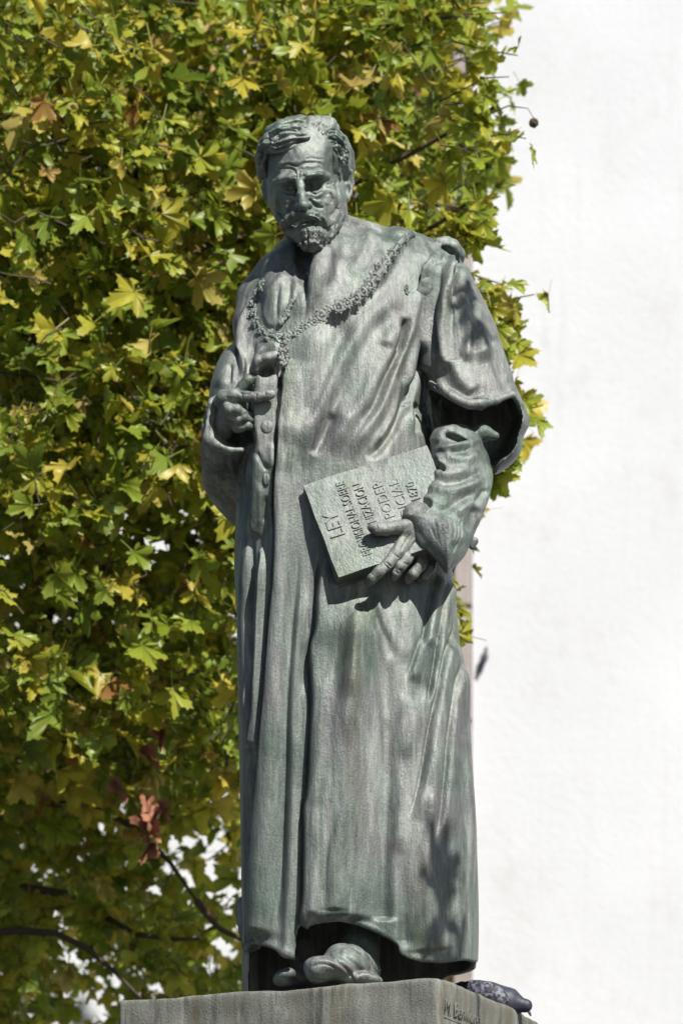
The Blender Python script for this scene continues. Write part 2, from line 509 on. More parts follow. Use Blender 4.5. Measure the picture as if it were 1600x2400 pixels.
# ------------------------------------------------------------------ SETTING: ground, buildings, pedestal
def stone_mat(name, cols, scale=3.0, rough=0.85, bumpd=0.004, streak=(1, 1, 1), stain=None):
    m, nt, b = new_mat(name)
    v = mapping(nt, streak); iso = mapping(nt, (1, 1, 1))
    n = noise(nt, v, scale, 7, 0.65)
    st = [(0.28 + 0.44 * i / (len(cols) - 1), c) for i, c in enumerate(cols)]
    base = ramp(nt, n, st)
    g = noise(nt, iso, 160, 3, 0.7)
    base = mix(nt, ramp(nt, g, [(0.35, (0.45,)*3), (0.5, (0, 0, 0))]), base, tuple(c * 0.55 for c in cols[0]))
    if stain:
        q = noise(nt, mapping(nt, (16, 16, .9)), .55, 5, .6); base = mix(nt, ramp(nt, q, [(.50, (0, 0, 0)), (.66, (.8,)*3)]), base, stain)
        q = noise(nt, mapping(nt, (22, 22, 3)), .6, 6, .7); base = mix(nt, ramp(nt, q, [(.54, (0, 0, 0)), (.68, (.8,)*3)]), base, tuple(c * 1.2 for c in cols[-1]))
        q = noise(nt, mapping(nt, (30, 30, 2)), .5, 6, .7); base = mix(nt, ramp(nt, q, [(.33, (.75,)*3), (.45, (0, 0, 0))]), base, tuple(c * .6 for c in cols[0]))
    nt.links.new(base, b.inputs['Base Color']); b.inputs['Roughness'].default_value = rough
    b.inputs['Specular IOR Level'].default_value = 0.3
    nt.links.new(bump(nt, g, 0.5, bumpd, bump(nt, n, 0.4, bumpd * 2)), b.inputs['Normal'])
    return m

def plaster_mat():
    m, nt, b = new_mat('white_plaster')
    iso = mapping(nt, (1, 1, 1)); vs = mapping(nt, (7, 7, 0.5))
    n = noise(nt, iso, 1.1, 6, 0.6)
    base = ramp(nt, n, [(0.3, (0.655, 0.665, 0.69)), (0.7, (0.725, 0.735, 0.765))])
    s = noise(nt, vs, 1.4, 4, 0.5)
    base = mix(nt, ramp(nt, s, [(0.60, (0, 0, 0)), (0.76, (0.16,)*3)]), base, (0.46, 0.455, 0.46))
    p = noise(nt, mapping(nt, (1.6, 1.6, 1.0)), 3.2, 8, 0.75)
    base = mix(nt, ramp(nt, p, [(0.54, (0, 0, 0)), (0.72, (0.42,)*3)]), base, (0.54, 0.525, 0.53))
    nt.links.new(base, b.inputs['Base Color']); b.inputs['Roughness'].default_value = 0.92
    b.inputs['Specular IOR Level'].default_value = 0.2
    nt.links.new(bump(nt, noise(nt, iso, 24, 8, 0.75), 0.6, 0.006), b.inputs['Normal'])
    return m
M['plaster'] = plaster_mat()
M['ochre'] = simple_mat('ochre_trim', (0.52, 0.34, 0.15), 0.85, 0.2, 5)
M['quoin'] = stone_mat('quoin_stone', [(0.30, 0.25, 0.225), (0.40, 0.35, 0.33), (0.46, 0.42, 0.40)], 2.4)
M['red_wood'] = simple_mat('red_paint', (0.24, 0.07, 0.06), 0.6, 0.4, 9)
M['glass'] = simple_mat('dark_pane', (0.02, 0.024, 0.028), 0.08, 0.6, 3)
M['paving'] = stone_mat('paving', [(0.050, 0.048, 0.046), (0.075, 0.072, 0.068), (0.10, 0.097, 0.09)], 1.2)
M['iron'] = simple_mat('old_iron', (0.06, 0.06, 0.075), 0.6, 0.4, 30)
M['rope'] = simple_mat('roof_tile', (0.36, 0.17, 0.10), 0.85, 0.2, 4)

g = link_mesh('ground', [(-150, -150, 0), (150, -150, 0), (150, 150, 0), (-150, 150, 0)], [(0, 1, 2, 3)], M['paving'])
tag(g, kind='structure')

WY = 8.5                                          # the facades stand 8.5 m behind the statue
def wx(u): return Py(u, 1200, WY)[0]
def wz(v): return Py(800, v, WY)[2]
# white gable wall, right
gw = empty('white_building', (wx(1106) + 6, WY, 0))
tag(gw, 'tall blank white plastered building wall to the right behind the statue', 'building')
box('wall', (wx(1106), WY, 0), (wx(1106) + 13, WY + 8, 17), M['plaster'], gw)
bm = bmesh.new()
x0, x1 = wx(1106) - .2, wx(1106) + 13.2
vs = [bm.verts.new(p) for p in [(x0, WY - .3, 17), (x1, WY - .3, 17), (x1, WY + 8.3, 17), (x0, WY + 8.3, 17), (x0, WY + 4, 19.5), (x1, WY + 4, 19.5)]]
for f in [(0, 3, 2, 1), (0, 1, 5, 4), (2, 3, 4, 5), (0, 4, 3), (1, 2, 5)]: bm.faces.new([vs[i] for i in f])
from_bm('roof', bm, M['rope'], gw)
# neighbouring house, left: plaster, stone quoins at its corner, framed windows
hs = empty('townhouse', (wx(600), WY + .12, 0))
tag(hs, 'pale townhouse with stone corner blocks and red framed windows behind the tree', 'building')
hx0, hx1 = wx(-1500), wx(1064)
HY = WY + 0.06
wins = []
for (u0, u1) in ((700, 830), (905, 1030), (330, 460), (-60, 70)):
    for (v0, v1) in ((-120, 292),):
        wins.append((wx(u0), wx(u1), wz(v1), wz(v0)))
# wall with openings, built of bays
xs = sorted(wins); ztop = 16.0
zs0, zs1 = xs[0][2], xs[0][3]
edges = [hx0] + [w for q in xs for w in (q[0], q[1])] + [hx1]
bm = bmesh.new()
def addbox(bm, lo, hi):
    m = Matrix.Translation([(a + b) / 2 for a, b in zip(lo, hi)]) @ Matrix.Diagonal([*(b - a for a, b in zip(lo, hi)), 1])
    bmesh.ops.create_cube(bm, size=1, matrix=m)
addbox(bm, (hx0, HY, 0), (hx1, HY + 7, zs0)); addbox(bm, (hx0, HY, zs1), (hx1, HY + 7, ztop))
for i in range(0, len(edges), 2): addbox(bm, (edges[i], HY, zs0), (edges[i + 1], HY + 7, zs1))
from_bm('wall', bm, M['plaster'], hs)
for (a, b, c, d) in xs:
    w = box('window', (a, HY + .10, c), (b, HY + .13, d), M['glass'], hs)
    t = 0.13
    for k, (lo, hi) in enumerate([((a - t, HY - .04, c - t), (a, HY + .1, d + t)), ((b, HY - .04, c - t), (b + t, HY + .1, d + t)), ((a, HY - .05, c - t), (b, HY + .1, c)), ((a, HY - .05, d), (b, HY + .1, d + t))]):
        box('surround', lo, hi, M['ochre'], w, 0.008)
    for (lo, hi) in [((a, HY + .03, c), (a + .07, HY + .095, d)), ((b - .07, HY + .03, c), (b, HY + .095, d)), (((a + b) / 2 - .05, HY + .03, c), ((a + b) / 2 + .05, HY + .095, d)),
                     ((a + .07, HY + .035, c), ((a + b) / 2 - .05, HY + .09, c + .09)), (((a + b) / 2 + .05, HY + .035, c), (b - .07, HY + .09, c + .09)),
                     ((a + .07, HY + .04, c + .66), ((a + b) / 2 - .05, HY + .09, c + .70)), (((a + b) / 2 + .05, HY + .04, c + .66), (b - .07, HY + .09, c + .70))]:
        box('frame', lo, hi, M['red_wood'], w, 0.004)
box('pilaster_strip', (wx(1046), HY - .03, 0), (wx(1060), HY + .05, ztop), M['ochre'], hs, 0.006)
zq = 0.0; rr = random.Random(3)
while zq < 15.5:
    hq = rr.uniform(.42, .62)
    box('stone', (wx(1061) + rr.uniform(-.004, .004), HY - .10, zq + .008), (wx(1105) - .003, HY + .3, zq + hq - .008), M['quoin'], hs, 0.012)
    zq += hq
bm = bmesh.new()
vs = [bm.verts.new(p) for p in [(hx0, HY - .5, 16), (hx1, HY - .5, 16), (hx1, HY + 7, 16), (hx0, HY + 7, 16), (hx0, HY + 3.5, 18), (hx1, HY + 3.5, 18)]]
for f in [(0, 3, 2, 1), (0, 1, 5, 4), (2, 3, 4, 5), (0, 4, 3), (1, 2, 5)]: bm.faces.new([vs[i] for i in f])
from_bm('roof', bm, M['rope'], hs)
# iron hook left in the white wall
hk = smooth_pts(np.array([(*Py(1139, 1518, WY - .005),), (*Py(1137, 1530, WY - .025),), (*Py(1133, 1545, WY - .035),), (*Py(1127, 1562, WY - .03),), (*Py(1122, 1578, WY - .02),)]), 0.05)
rad = np.interp(np.linspace(0, 1, len(hk)), [0, .25, .4, .6, 1], [.007, .009, .021, .016, .006])
V, Fc = tube_mesh([[(p, r) for p, r in zip(hk, rad)]], 8)
h = link_mesh('wall_hook', V, Fc, M['iron'], None, True)
tag(h, 'small dark iron hook sticking out of the white wall beside the robe', 'hook')

# ---- pedestal: corners measured on the photograph, turned 22 degrees
PC = 0.52
kC = DIST / (DIST - PC)
hP = ((1200 - 2290) / PX + ZC - EYE) / kC
PL_Z = EYE + hP
kL = ((1200 - 2343) / PX + ZC - EYE) / hP
yL = DIST / kL - DIST
C0 = Vector(((1030 - 800) / PX / kC, -PC, PL_Z)); L0 = Vector(((277 - 800) / PX / kL, yL, PL_Z))
aw = (L0 - C0); PW = aw.length; aw.normalize(); ar = Vector((-aw.y, aw.x, 0))
if ar.y < 0: ar = -ar
M['pedestal'] = stone_mat('pedestal_top', [(0.085, 0.084, 0.070), (0.165, 0.168, 0.145), (0.205, 0.21, 0.185), (0.25, 0.258, 0.235)], 1.5, 0.75, 0.006, (12, 12, 1.6), (0.135, 0.118, 0.080))
M['pedestal_stone'] = stone_mat('pedestal_shaft', [(0.30, 0.29, 0.27), (0.37, 0.36, 0.34), (0.42, 0.41, 0.39)], 2.0)
ped = empty('pedestal', (C0 + aw * PW / 2 + ar * PW / 2) * 1.0); ped.location.z = 0
tag(ped, 'weathered grey square pedestal block carrying the bronze statue', 'pedestal')
def ped_block(name, inset, z0, z1, mat, bev, rough=0.0):
    bm = bmesh.new(); bmesh.ops.create_cube(bm, size=1)
    cc = C0 + aw * PW / 2 + ar * PW / 2
    w = PW - 2 * inset
    for v in bm.verts:
        q = cc + aw * v.co.x * w + ar * v.co.y * w
        v.co = Vector((q.x, q.y, z0 if v.co.z < 0 else z1))
    if bev: bmesh.ops.bevel(bm, geom=bm.edges[:], offset=bev, segments=3, affect='EDGES', profile=0.5)
    if rough:
        bmesh.ops.subdivide_edges(bm, edges=[e for e in bm.edges if e.calc_length() > .1], cuts=60, use_grid_fill=True)
        bmesh.ops.recalc_face_normals(bm, faces=bm.faces)
        from mathutils import noise as mn
        for v in bm.verts:
            v.co += Vector((mn.noise(v.co * 6), mn.noise(v.co * 6 + Vector((9, 0, 0))), mn.noise(v.co * 6 + Vector((0, 9, 0))))) * rough
            v.co.z += mn.noise(v.co * 25) * rough * .6
    return from_bm(name, bm, mat, ped, bool(rough))
def build_plinth():
    cc = C0 + aw * PW / 2 + ar * PW / 2; r = PW * .72
    F = Field((cc.x - r, cc.y - r, PL_Z - .44), (cc.x + r, cc.y + r, PL_Z + .03), 0.0085)
    rg = np.random.default_rng(4)
    waves = [(rg.normal(0, 9, 3), rg.uniform(0, 6), .0011) for _ in range(10)] + [(rg.normal(0, 34, 3), rg.uniform(0, 6), .0006) for _ in range(14)]
    def fn(X, Y, Z):
        x, y, z = X - cc.x, Y - cc.y, Z - (PL_Z - .21)
        a = np.abs(x * aw.x + y * aw.y) - PW / 2 + .011; b = np.abs(x * ar.x + y * ar.y) - PW / 2 + .011; c = np.abs(z) - .21 + .011
        f = np.sqrt(np.maximum(a, 0) ** 2 + np.maximum(b, 0) ** 2 + np.maximum(c, 0) ** 2) + np.minimum(np.maximum(np.maximum(a, b), c), 0) - .011
        for k, ph, am in waves: f = f + am * np.sin(X * k[0] + Y * k[1] + Z * k[2] + ph)
        return f
    F.op(F.lo, [q[-1] for q in F.ax], fn)
    F.mesh(1).build('plinth', M['pedestal'], ped)
build_plinth()
ped_block('shaft', 0.10, 0.5, PL_Z - 0.42, M['pedestal_stone'], 0.02)
ped_block('base', -0.12, 0.0, 0.5, M['pedestal_stone'], 0.03)
# the sculptor's signature cut beside the corner
def ped_text(txt, s, z, size, mat, depth=.0014):
    cu = bpy.data.curves.new('signature', 'FONT'); cu.body = txt; cu.size = size; cu.extrude = depth; cu.resolution_u = 2; cu.shear = 0.25
    cu.materials.append(mat); o = bpy.data.objects.new('signature', cu); COL.objects.link(o); bpy.context.view_layer.update()
    nrm = Vector((-ar.y, ar.x, 0)); nrm = nrm if nrm.dot(-aw) > 0 else -nrm
    rot = Matrix((ar, Vector((0, 0, 1)), nrm)).transposed().to_4x4()
    pos = C0 + ar * s + nrm * 0.0065; pos.z = z
    dg = bpy.context.evaluated_depsgraph_get(); me = bpy.data.meshes.new_from_object(o.evaluated_get(dg)); me.transform(Matrix.Translation(pos) @ rot)
    bpy.data.objects.remove(o); bpy.data.curves.remove(cu); me.name = 'signature'
    o = bpy.data.objects.new('signature', me); COL.objects.link(o); o['kind'] = 'stuff'; o.parent = ped; o.matrix_parent_inverse = world_matrix(ped).inverted()
ped_text('M. Benlliure', 0.025, PL_Z - 0.108, 0.066, M['pedestal'])
ped_text('1901', 0.12, PL_Z - 0.180, 0.055, M['pedestal'])
box_line = [C0 + ar * .03 + Vector((0, 0, -.125)), C0 + ar * .33 + Vector((0, 0, -.121))]
V, Fc = tube_mesh([[(p - aw * 0.001, .0028) for p in box_line]], 6)
link_mesh('underline', V, Fc, M['pedestal'], ped)
# ------------------------------------------------------------------ THE STATUE
statue = empty('statue', (P(830, 2306, 0)[0], 0.0, PL_Z))
tag(statue, 'green-grey bronze statue of a bearded man in a long robe holding a book', 'statue')

Z2 = lambda pts: [(440 + .5485 * x, 500 + .5485 * y) for x, y in pts]
Z3 = lambda pts: [(440 + .2041 * x, 800 + .2041 * y) for x, y in pts]
Z4 = lambda pts: [(680 + .37 * x, 950 + .37 * y) for x, y in pts]
Z5 = lambda pts: [(540 + .3954 * x, 1350 + .3954 * y) for x, y in pts]
Z6 = lambda pts: [(540 + .3954 * x, 1850 + .3954 * y) for x, y in pts]
ZH = lambda pts: [(560 + .2041 * x, 250 + .2041 * y) for x, y in pts]
lin = lambda d0, gu=0, gv=0, u0=0, v0=0: (lambda u, v: d0 + gu * (u - u0) + gv * (v - v0))

def build_robe():
    F = Field((-0.47, -0.44, PL_Z - 0.01), (0.66, 0.38, P(0, 478)[2]), 0.0042)
    T = np.array([  # v, left, right, back, front, roundness
        (478, 712, 800, -120, 0, 2.0), (525, 694, 812, -130, 20, 2.1), (552, 670, 880, -150, 42, 2.2), (575, 645, 985, -160, 66, 2.3),
        (610, 622, 1040, -165, 86, 2.4), (660, 600, 1040, -170, 112, 2.4), (730, 575, 1015, -172, 138, 2.4), (820, 566, 1000, -175, 156, 2.4),
        (950, 560, 1000, -175, 168, 2.4), (1090, 556, 1012, -175, 178, 2.4), (1220, 552, 1035, -175, 184, 2.4), (1330, 549, 1057, -178, 186, 2.4),
        (1450, 555, 1071, -182, 190, 2.4), (1600, 557, 1085, -186, 200, 2.4), (1780, 561, 1101, -190, 206, 2.4), (1900, 563, 1111, -195, 206, 2.5),
        (2050, 566, 1119, -200, 206, 2.6), (2200, 568, 1121, -200, 206, 2.6), (2340, 568, 1116, -200, 206, 2.6)])
    cols = [table(T[:, 0], T[:, i])[1] for i in range(1, 6)]; gv = table(T[:, 0], T[:, 1])[0]
    def loft(shrink=0.0):
        def fn(X, Y, Z):
            z = Z.ravel(); v = 1200 - (z - ZC) * PX
            L, R, B, Fr, n = [np.interp(v, gv, c).astype(np.float32)[None, None, :] for c in cols]
            cx = ((L + R) / 2 - 800) / PX; hw = ((R - L) / 2 - shrink) / PX
            cy = -((B + Fr) / 2) / PX; hd = ((Fr - B) / 2 - shrink) / PX
            q = (np.abs((X - cx) / hw) ** n + np.abs((Y - cy) / hd) ** n) ** (1 / n)
            return (q - 1) * np.minimum(hw, hd) * 0.9
        return fn
    big_lo, big_hi = F.lo, [a[-1] for a in F.ax]
    F.op(big_lo, big_hi, loft(), 0)
    # shawl collar standing round the neck, shoulders
    F.chain([(800, 552, -60, 40), (850, 572, -30, 46), (930, 592, -25, 48), (1000, 608, -28, 42), (1040, 612, -30, 34)], k=30)
    F.chain([(812, 536, -40, 24), (792, 556, 10, 32), (765, 600, 60, 36), (735, 660, 96, 34), (715, 720, 112, 30)], k=26)
    F.chain([(690, 575, -30, 28), (660, 625, 30, 32), (650, 680, 80, 30), (668, 730, 105, 24)], k=24)
    F.chain([(640, 640, -60, 40), (606, 700, -40, 44), (600, 760, 0, 46), (606, 850, 60, 40)], k=30)
    # neck opening
    F.chain([(728, 560, 60, 40), (722, 600, 86, 30), (716, 640, 118, 18), (712, 676, 140, 7)], k=10, mode='cut')
    # hollow under the hem
    def hollow(X, Y, Z):
        v = 1200 - (Z - ZC) * PX
        return np.maximum(loft(17)(X, Y, Z), (2120 - v) / PX)
    lo = P(540, 2345, 230); hi = P(1150, 2060, -230)
    F.op((lo[0] - .1, lo[1] - .1, PL_Z - .02), (hi[0] + .1, hi[1] + .1, hi[2]), hollow, 0, 'cut')
    # the hem's lower edge, lifted over the shoe
    hem = np.array([(540, 2335), (583, 2335), (585, 2222), (590, 2213), (606, 2214), (639, 2222), (664, 2238), (690, 2250), (697, 2180), (706, 2168), (724, 2158), (752, 2154),
                    (797, 2160), (840, 2170), (884, 2188), (916, 2204), (931, 2216), (936, 2236), (955, 2246), (985, 2255), (1034, 2258), (1086, 2251), (1112, 2256), (1160, 2262)], float)
    def hemcut(X, Y, Z):
        kk = DIST / (DIST + Y); u = 800 + X * kk * PX; v = 1200 - ((Z - EYE) * kk + EYE - ZC) * PX
        d = -Y * PX
        h = np.interp(u, hem[:, 0], hem[:, 1])
        # at the back the hem hangs a little lower, nearly level
        lvl = np.interp(u, [900, 1050], [2345, 2264]) - (1200 - (Z - ZC) * PX)
        front = np.maximum(h - v, -(d - (-40)))          # negative where to be removed
        back = np.maximum(lvl, (d - (-40)))
        back = np.where(u < 600, 9, back)
        return np.minimum(front, back) / PX
    F.op((lo[0] - .1, lo[1] - .1, PL_Z - .02), (hi[0] + .1, hi[1] + .1, P(0, 2100)[2]), hemcut, 6 / PX, 'cut')
    # back drape at the left, reaching the plinth
    F.chain([(588, 1900, -40, 16), (588, 2050, -30, 18), (588, 2200, -30, 18), (589, 2330, -30, 19)], k=10)

    # ---- wide hanging sleeve of the statue's left arm
    F0 = F; F = Field(F0.lo, [a[-1] for a in F0.ax], F0.h)
    slv = Outline([(1000, 566), (1030, 568), (1068, 592), (1082, 617), (1104, 662), (1134, 710), (1168, 790), (1189, 857), (1214, 918), (1240, 984), (1226, 1022), (1216, 1066),
                   (1184, 1099), (1146, 1116), (1095, 1112), (1040, 1090), (1008, 1030), (996, 950), (992, 884), (990, 800), (992, 700), (990, 620)])
    F.inflate(slv, lambda u, v: 6 + 0.0 * u, lambda u, v: np.interp(v, [560, 640, 760, 900, 1000, 1120], [60, 92, 116, 132, 130, 118]), 105, k=7, p=2.2)
    # hollow of the sleeve, open below
    cav = Outline([(1040, 900), (1090, 880), (1180, 900), (1212, 960), (1222, 990), (1208, 1025), (1196, 1062), (1170, 1085), (1146, 1140), (1100, 1180), (1060, 1120), (1036, 1010)])
    F.inflate(cav, lambda u, v: np.interp(v, [880, 930, 960, 1100], [0, 10, 60, 70]), lambda u, v: np.interp(v, [880, 930, 960, 1180], [70, 100, 150, 150]), 30, k=6, mode='cut', p=2.4)
    # cut the front wall away under its rim
    rim = Outline([(1000, 905), (1030, 922), (1062, 938), (1095, 954), (1125, 957), (1160, 944), (1196, 930), (1214, 938), (1226, 978), (1216, 1010), (1204, 1055), (1150, 1090), (1060, 1090), (1010, 980)], step=20)
    F.inflate(rim, lambda u, v: 190 + 0 * u, 165, 8, k=5, mode='cut', dmax=420)
    F.chain([(1008, 896, 118, 6), (1030, 912, 128, 7), (1062, 930, 136, 7), (1098, 950, 138, 7), (1126, 953, 134, 7), (1162, 940, 122, 7), (1200, 924, 92, 7)], k=10)
    F.chain([(1201, 926, 88, 6), (1218, 950, 58, 7), (1231, 982, 32, 8), (1218, 1012, 8, 7)], k=10)
    n3 = tuple(slice(0, min(a, b)) for a, b in zip(F0.f.shape, F.f.shape))
    F0.f[n3] = smin(F0.f[n3], F.f[n3], 9 / PX); F = F0
    # dark slits at the arm-hole
    F.chain([(999, 880, 150, 7), (1006, 905, 150, 9), (1012, 950, 150, 6)], k=6, mode='cut')
    F.chain([(993, 642, 120, 4), (997, 680, 130, 6), (999, 716, 135, 3)], k=4, mode='cut')
    # hollow roll at the shoulder tip
    F.chain([(1030, 575, 10, 17), (1060, 580, 0, 16), (1076, 598, -10, 14)], k=8)
    F.chain([(1026, 566, 20, 9), (1046, 564, 8, 10), (1064, 572, -6, 10), (1078, 592, -16, 10), (1080, 612, -20, 7)], k=6)
    for u, v, q in ((1036, 580, 4), (1043, 581, 6), (1050, 584, 7.5), (1057, 589, 8), (1063, 595, 7.5), (1068, 602, 6), (1072, 610, 4)): F.cap((u, v, 130), (u, v, 4), q, q, 3, 'cut')

    # ---- sleeve of the statue's right arm with its big turned cuff
    sl = Outline([(600, 716), (566, 792), (556, 798), (523, 826), (499, 878), (490, 930), (489, 952), (474, 990), (464, 1030), (455, 1066), (464, 1092), (474, 1130), (484, 1156), (508, 1190), (534, 1218), (560, 1240),
                  (590, 1226), (606, 1150), (608, 1060), (612, 950), (616, 850), (620, 760)])
    F.inflate(sl, lambda u, v: np.interp(v, [720, 800, 900, 1000, 1080, 1240], [-30, -6, 40, 70, 18, -120]),
              lambda u, v: np.interp(v, [720, 800, 900, 1060, 1240], [70, 84, 100, 92, 56]), 70, k=8, p=2.0)
    # cuff lip
    F.chain([(516, 926, 138, 8), (501, 946, 132, 10), (491, 980, 126, 11), (487, 1004, 126, 12), (493, 1028, 130, 12), (511, 1043, 142, 12), (538, 1053, 152, 10), (566, 1055, 150, 7)], k=14)
    F.ell((546, 988, 166), (52, 62, 58), (0, -8, 0), 5, 'cut')
    F.ell((560, 1002, 130), (40, 62, 44), (0, 0, 0), 5, 'cut')
    F.chain([(575, 1075, 100, 10), (566, 1110, 85, 14), (560, 1160, 60, 12)], k=8, mode='cut')
    # ---- hooded fold beneath the tassel, the lapel the hand holds
    F.chain([(598, 870, 158, 8), (610, 856, 168, 10), (630, 846, 176, 11), (648, 838, 180, 10)], k=10)
    F.ell((626, 860, 186), (20, 30, 9), (0, -12, 0), 4, 'cut')
    lap = Outline([(588, 948), (598, 890), (604, 862), (622, 848), (650, 838), (655, 900), (650, 1000), (646, 1120), (636, 1250), (584, 1250), (584, 1190), (592, 1090), (596, 1040), (591, 1000)], step=10)
    F.inflate(lap, lambda u, v: np.interp(v, [840, 900, 1080, 1200, 1290], [150, 158, 160, 138, 110]) - (u - 600) * .05, 20, 14, k=12)
    F.ell((624, 866, 190), (21, 46, 13), (0, -14, 0), 3, 'cut')
    F.chain([(600, 868, 172, 4), (610, 852, 178, 4.5), (630, 843, 184, 5), (650, 836, 186, 5)], k=5)
    S = F.mesh(smooth=2)
    R = Relief(440, 470, 1260, 2345, 2.0)
    r, e, g = R.ridge, R.edge, (lambda pts, w, h, f=0.25, f1=None: R.ridge(pts, w, -h, f, f1))
    # the robe's front edge from neck to hem: right side overlaps
    e(Z3([(1110, 180), (1080, 400), (1058, 620), (1042, 800), (1030, 1000), (1022, 1200), (1008, 1600), (1004, 1900), (1012, 2200)]) + Z5([(262, 30), (250, 160), (235, 350), (215, 700), (196, 900), (180, 1120)]) + Z6([(165, 20), (142, 300), (125, 600), (112, 900)]),
      19, 46, 3, side=-1, fade=0.02, groove=20)
    r([(668, 900), (662, 1100), (664, 1250), (662, 1400), (650, 1600), (636, 1800), (622, 2000), (612, 2200)], 22, 15, 0.1, 0.02)
    # the second deep fold beside the leg
    e([(758, 1290), (742, 1380)] + Z5([(500, 300), (468, 420), (470, 560), (480, 700), (478, 820)]) + Z6([(458, 0), (436, 120), (436, 300), (430, 600), (412, 800), (402, 1000)]), 24, 44, 3.5, side=-1, fade=0.08, fade1=0.0, groove=22)
    r([(712, 1330), (700, 1500), (690, 1650), (690, 1800), (684, 2000), (672, 2230)], 13, 10, 0.15, 0.0)
    g([(700, 1240), (690, 1400), (676, 1600), (668, 1800), (660, 2000), (650, 2200)], 9, 9, 0.2)
    g([(724, 1420), (716, 1540), (714, 1640)], 10, 10)
    # broad leg column
    r([(838, 1380), (828, 1560), (806, 1750), (792, 1950), (790, 2160)], 56, 34, 0.15, 0.02)
    r(Z5([(760, 260), (740, 420), (720, 620), (700, 760)]), 18, 8)
    r(Z5([(860, 180), (880, 300), (940, 420), (980, 520)]), 12, -8)
    r([(884, 1390), (892, 1440), (912, 1500)], 9, 6)
    g([(884, 1480), (905, 1640), (908, 1850), (902, 2000), (900, 2160)], 22, 17, .2, .02)
    r([(838, 1385), (832, 1500), (822, 1640), (808, 1760)], 20, 9, .2); r([(800, 1880), (792, 2000), (788, 2140)], 24, 7, .3, .02)
    r([(770, 1560), (752, 1750), (742, 1950), (738, 2150)], 14, 8, .2, .02); g([(790, 1900), (770, 2000), (764, 2150)], 9, 5)
    r([(946, 1400), (950, 1470), (940, 1560)], 22, 8)
    r([(948, 1780), (930, 1920), (925, 2050), (930, 2180)], 20, 9)
    e(Z5([(1150, 330), (1110, 430), (1075, 540), (1040, 620)]), 9, 34, 5, side=-1, groove=4, fade=0.2)
    e(Z5([(1300, 330), (1240, 560), (1215, 740), (1180, 920), (1155, 1060), (1130, 1200)]) + Z6([(1110, 20), (1085, 110), (1050, 190)]), 18, 52, 3.5, side=-1, groove=11, fade=0.14)
    e(Z5([(1350, 480), (1300, 760), (1275, 980), (1262, 1200)]) + Z6([(1250, 60), (1235, 200), (1205, 310)]), 14, 40, 3.5, side=-1, groove=9, fade=0.14)
    r([(1000, 1840), (990, 1990), (1000, 2120), (1010, 2230)], 34, 14, .2, .02)
    r([(1070, 1500), (1090, 1640), (1100, 1800), (1106, 1950), (1110, 2100)], 15, 9)
    g([(1056, 1560), (1072, 1700), (1086, 1850), (1094, 2000)], 9, 7)
    r([(1020, 1720), (1010, 1840), (1000, 1960), (985, 2080)], 14, 8)
    g([(1060, 2000), (1056, 2100), (1060, 2200)], 20, 8)
    r([(1010, 2050), (1000, 2150), (1000, 2230)], 22, 8)
    g([(936, 1960), (940, 2080), (950, 2200)], 16, 10, 0.2, 0)
    r(Z5([(1060, 700), (980, 800), (900, 880)]), 20, 3)
    r(Z5([(1170, 660), (1120, 800), (1060, 960), (1030, 1100)]), 20, 8)
    # columns right under the cuff
    e([(1026, 1340), (1008, 1420), (990, 1520)], 16, 22, 4, side=-1, groove=12)
    e([(1042, 1345), (1036, 1420), (1018, 1560), (1000, 1660)], 14, 18, 3, side=-1, groove=12)
    r([(1054, 1350), (1052, 1440), (1046, 1520)], 6, 10); g([(1062, 1400), (1060, 1460), (1050, 1530)], 6, 12)
    r([(1040, 1340), (1034, 1420), (1026, 1500)], 5, 7)
    # left part: lower robe folds
    e([(590, 1240), (592, 1350), (590, 1450), (594, 1580), (594, 1700)], 13, 22, 3, side=1, groove=16)
    r([(575, 1250), (572, 1400), (574, 1600), (577, 1760)], 14, 9)
    e([(614, 1280), (610, 1400), (604, 1520), (600, 1640), (586, 1748)], 12, 20, 3, side=-1, groove=13, fade1=0.02)
    R.plate([(606, 1300), (621, 1300), (617, 1560), (607, 1759), (580, 1751), (591, 1560), (600, 1400)], 11)
    R.plate([(583, 1760), (606, 1766), (600, 1880), (592, 1990), (583, 1990)], -16, 4)
    r([(624, 1260), (620, 1400), (616, 1560), (606, 1700)], 8, 8)
    g([(604, 1780), (590, 1900), (584, 2050)], 10, 16)
    g([(600, 1770), (590, 1860), (583, 2000), (580, 2220)], 9, 34, 0.05, 0)
    # hem thickness
    R.edge(hem[4:8], 5, 14, 3, side=-1, fade=0.1)
    r([(706, 2160), (724, 2149), (752, 2146), (797, 2152), (840, 2162), (884, 2180), (916, 2198)], 6, 2.5)
    r([(955, 2240), (985, 2248), (1034, 2251), (1086, 2244)], 6, 2)
    # chest: long soft folds sweeping from the shoulder down to the waist
    for pts, w, h in [
        ([(900, 300), (800, 440), (700, 590), (640, 700), (590, 810), (530, 940), (480, 1090)], 30, 15),
        ([(940, 440), (870, 560), (820, 660), (760, 790), (690, 900), (600, 1030)], 22, 14),
        ([(1000, 250), (965, 420), (915, 550), (885, 640), (850, 760), (810, 860), (740, 960), (680, 1060)], 16, 17),
        ([(1012, 420), (970, 560), (948, 690), (955, 800), (975, 960)], 13, 15),
        ([(900, 420), (870, 500), (830, 580)], 14, 9),
        ([(560, 470), (550, 600), (535, 720), (500, 850), (440, 1010)], 34, 14),
        ([(900, 700), (890, 800), (860, 900), (800, 1000)], 11, 11),
        ([(450, 660), (440, 850), (430, 1000), (415, 1130)], 24, 6)]:
        r(Z2(pts), w, h, 0.16)
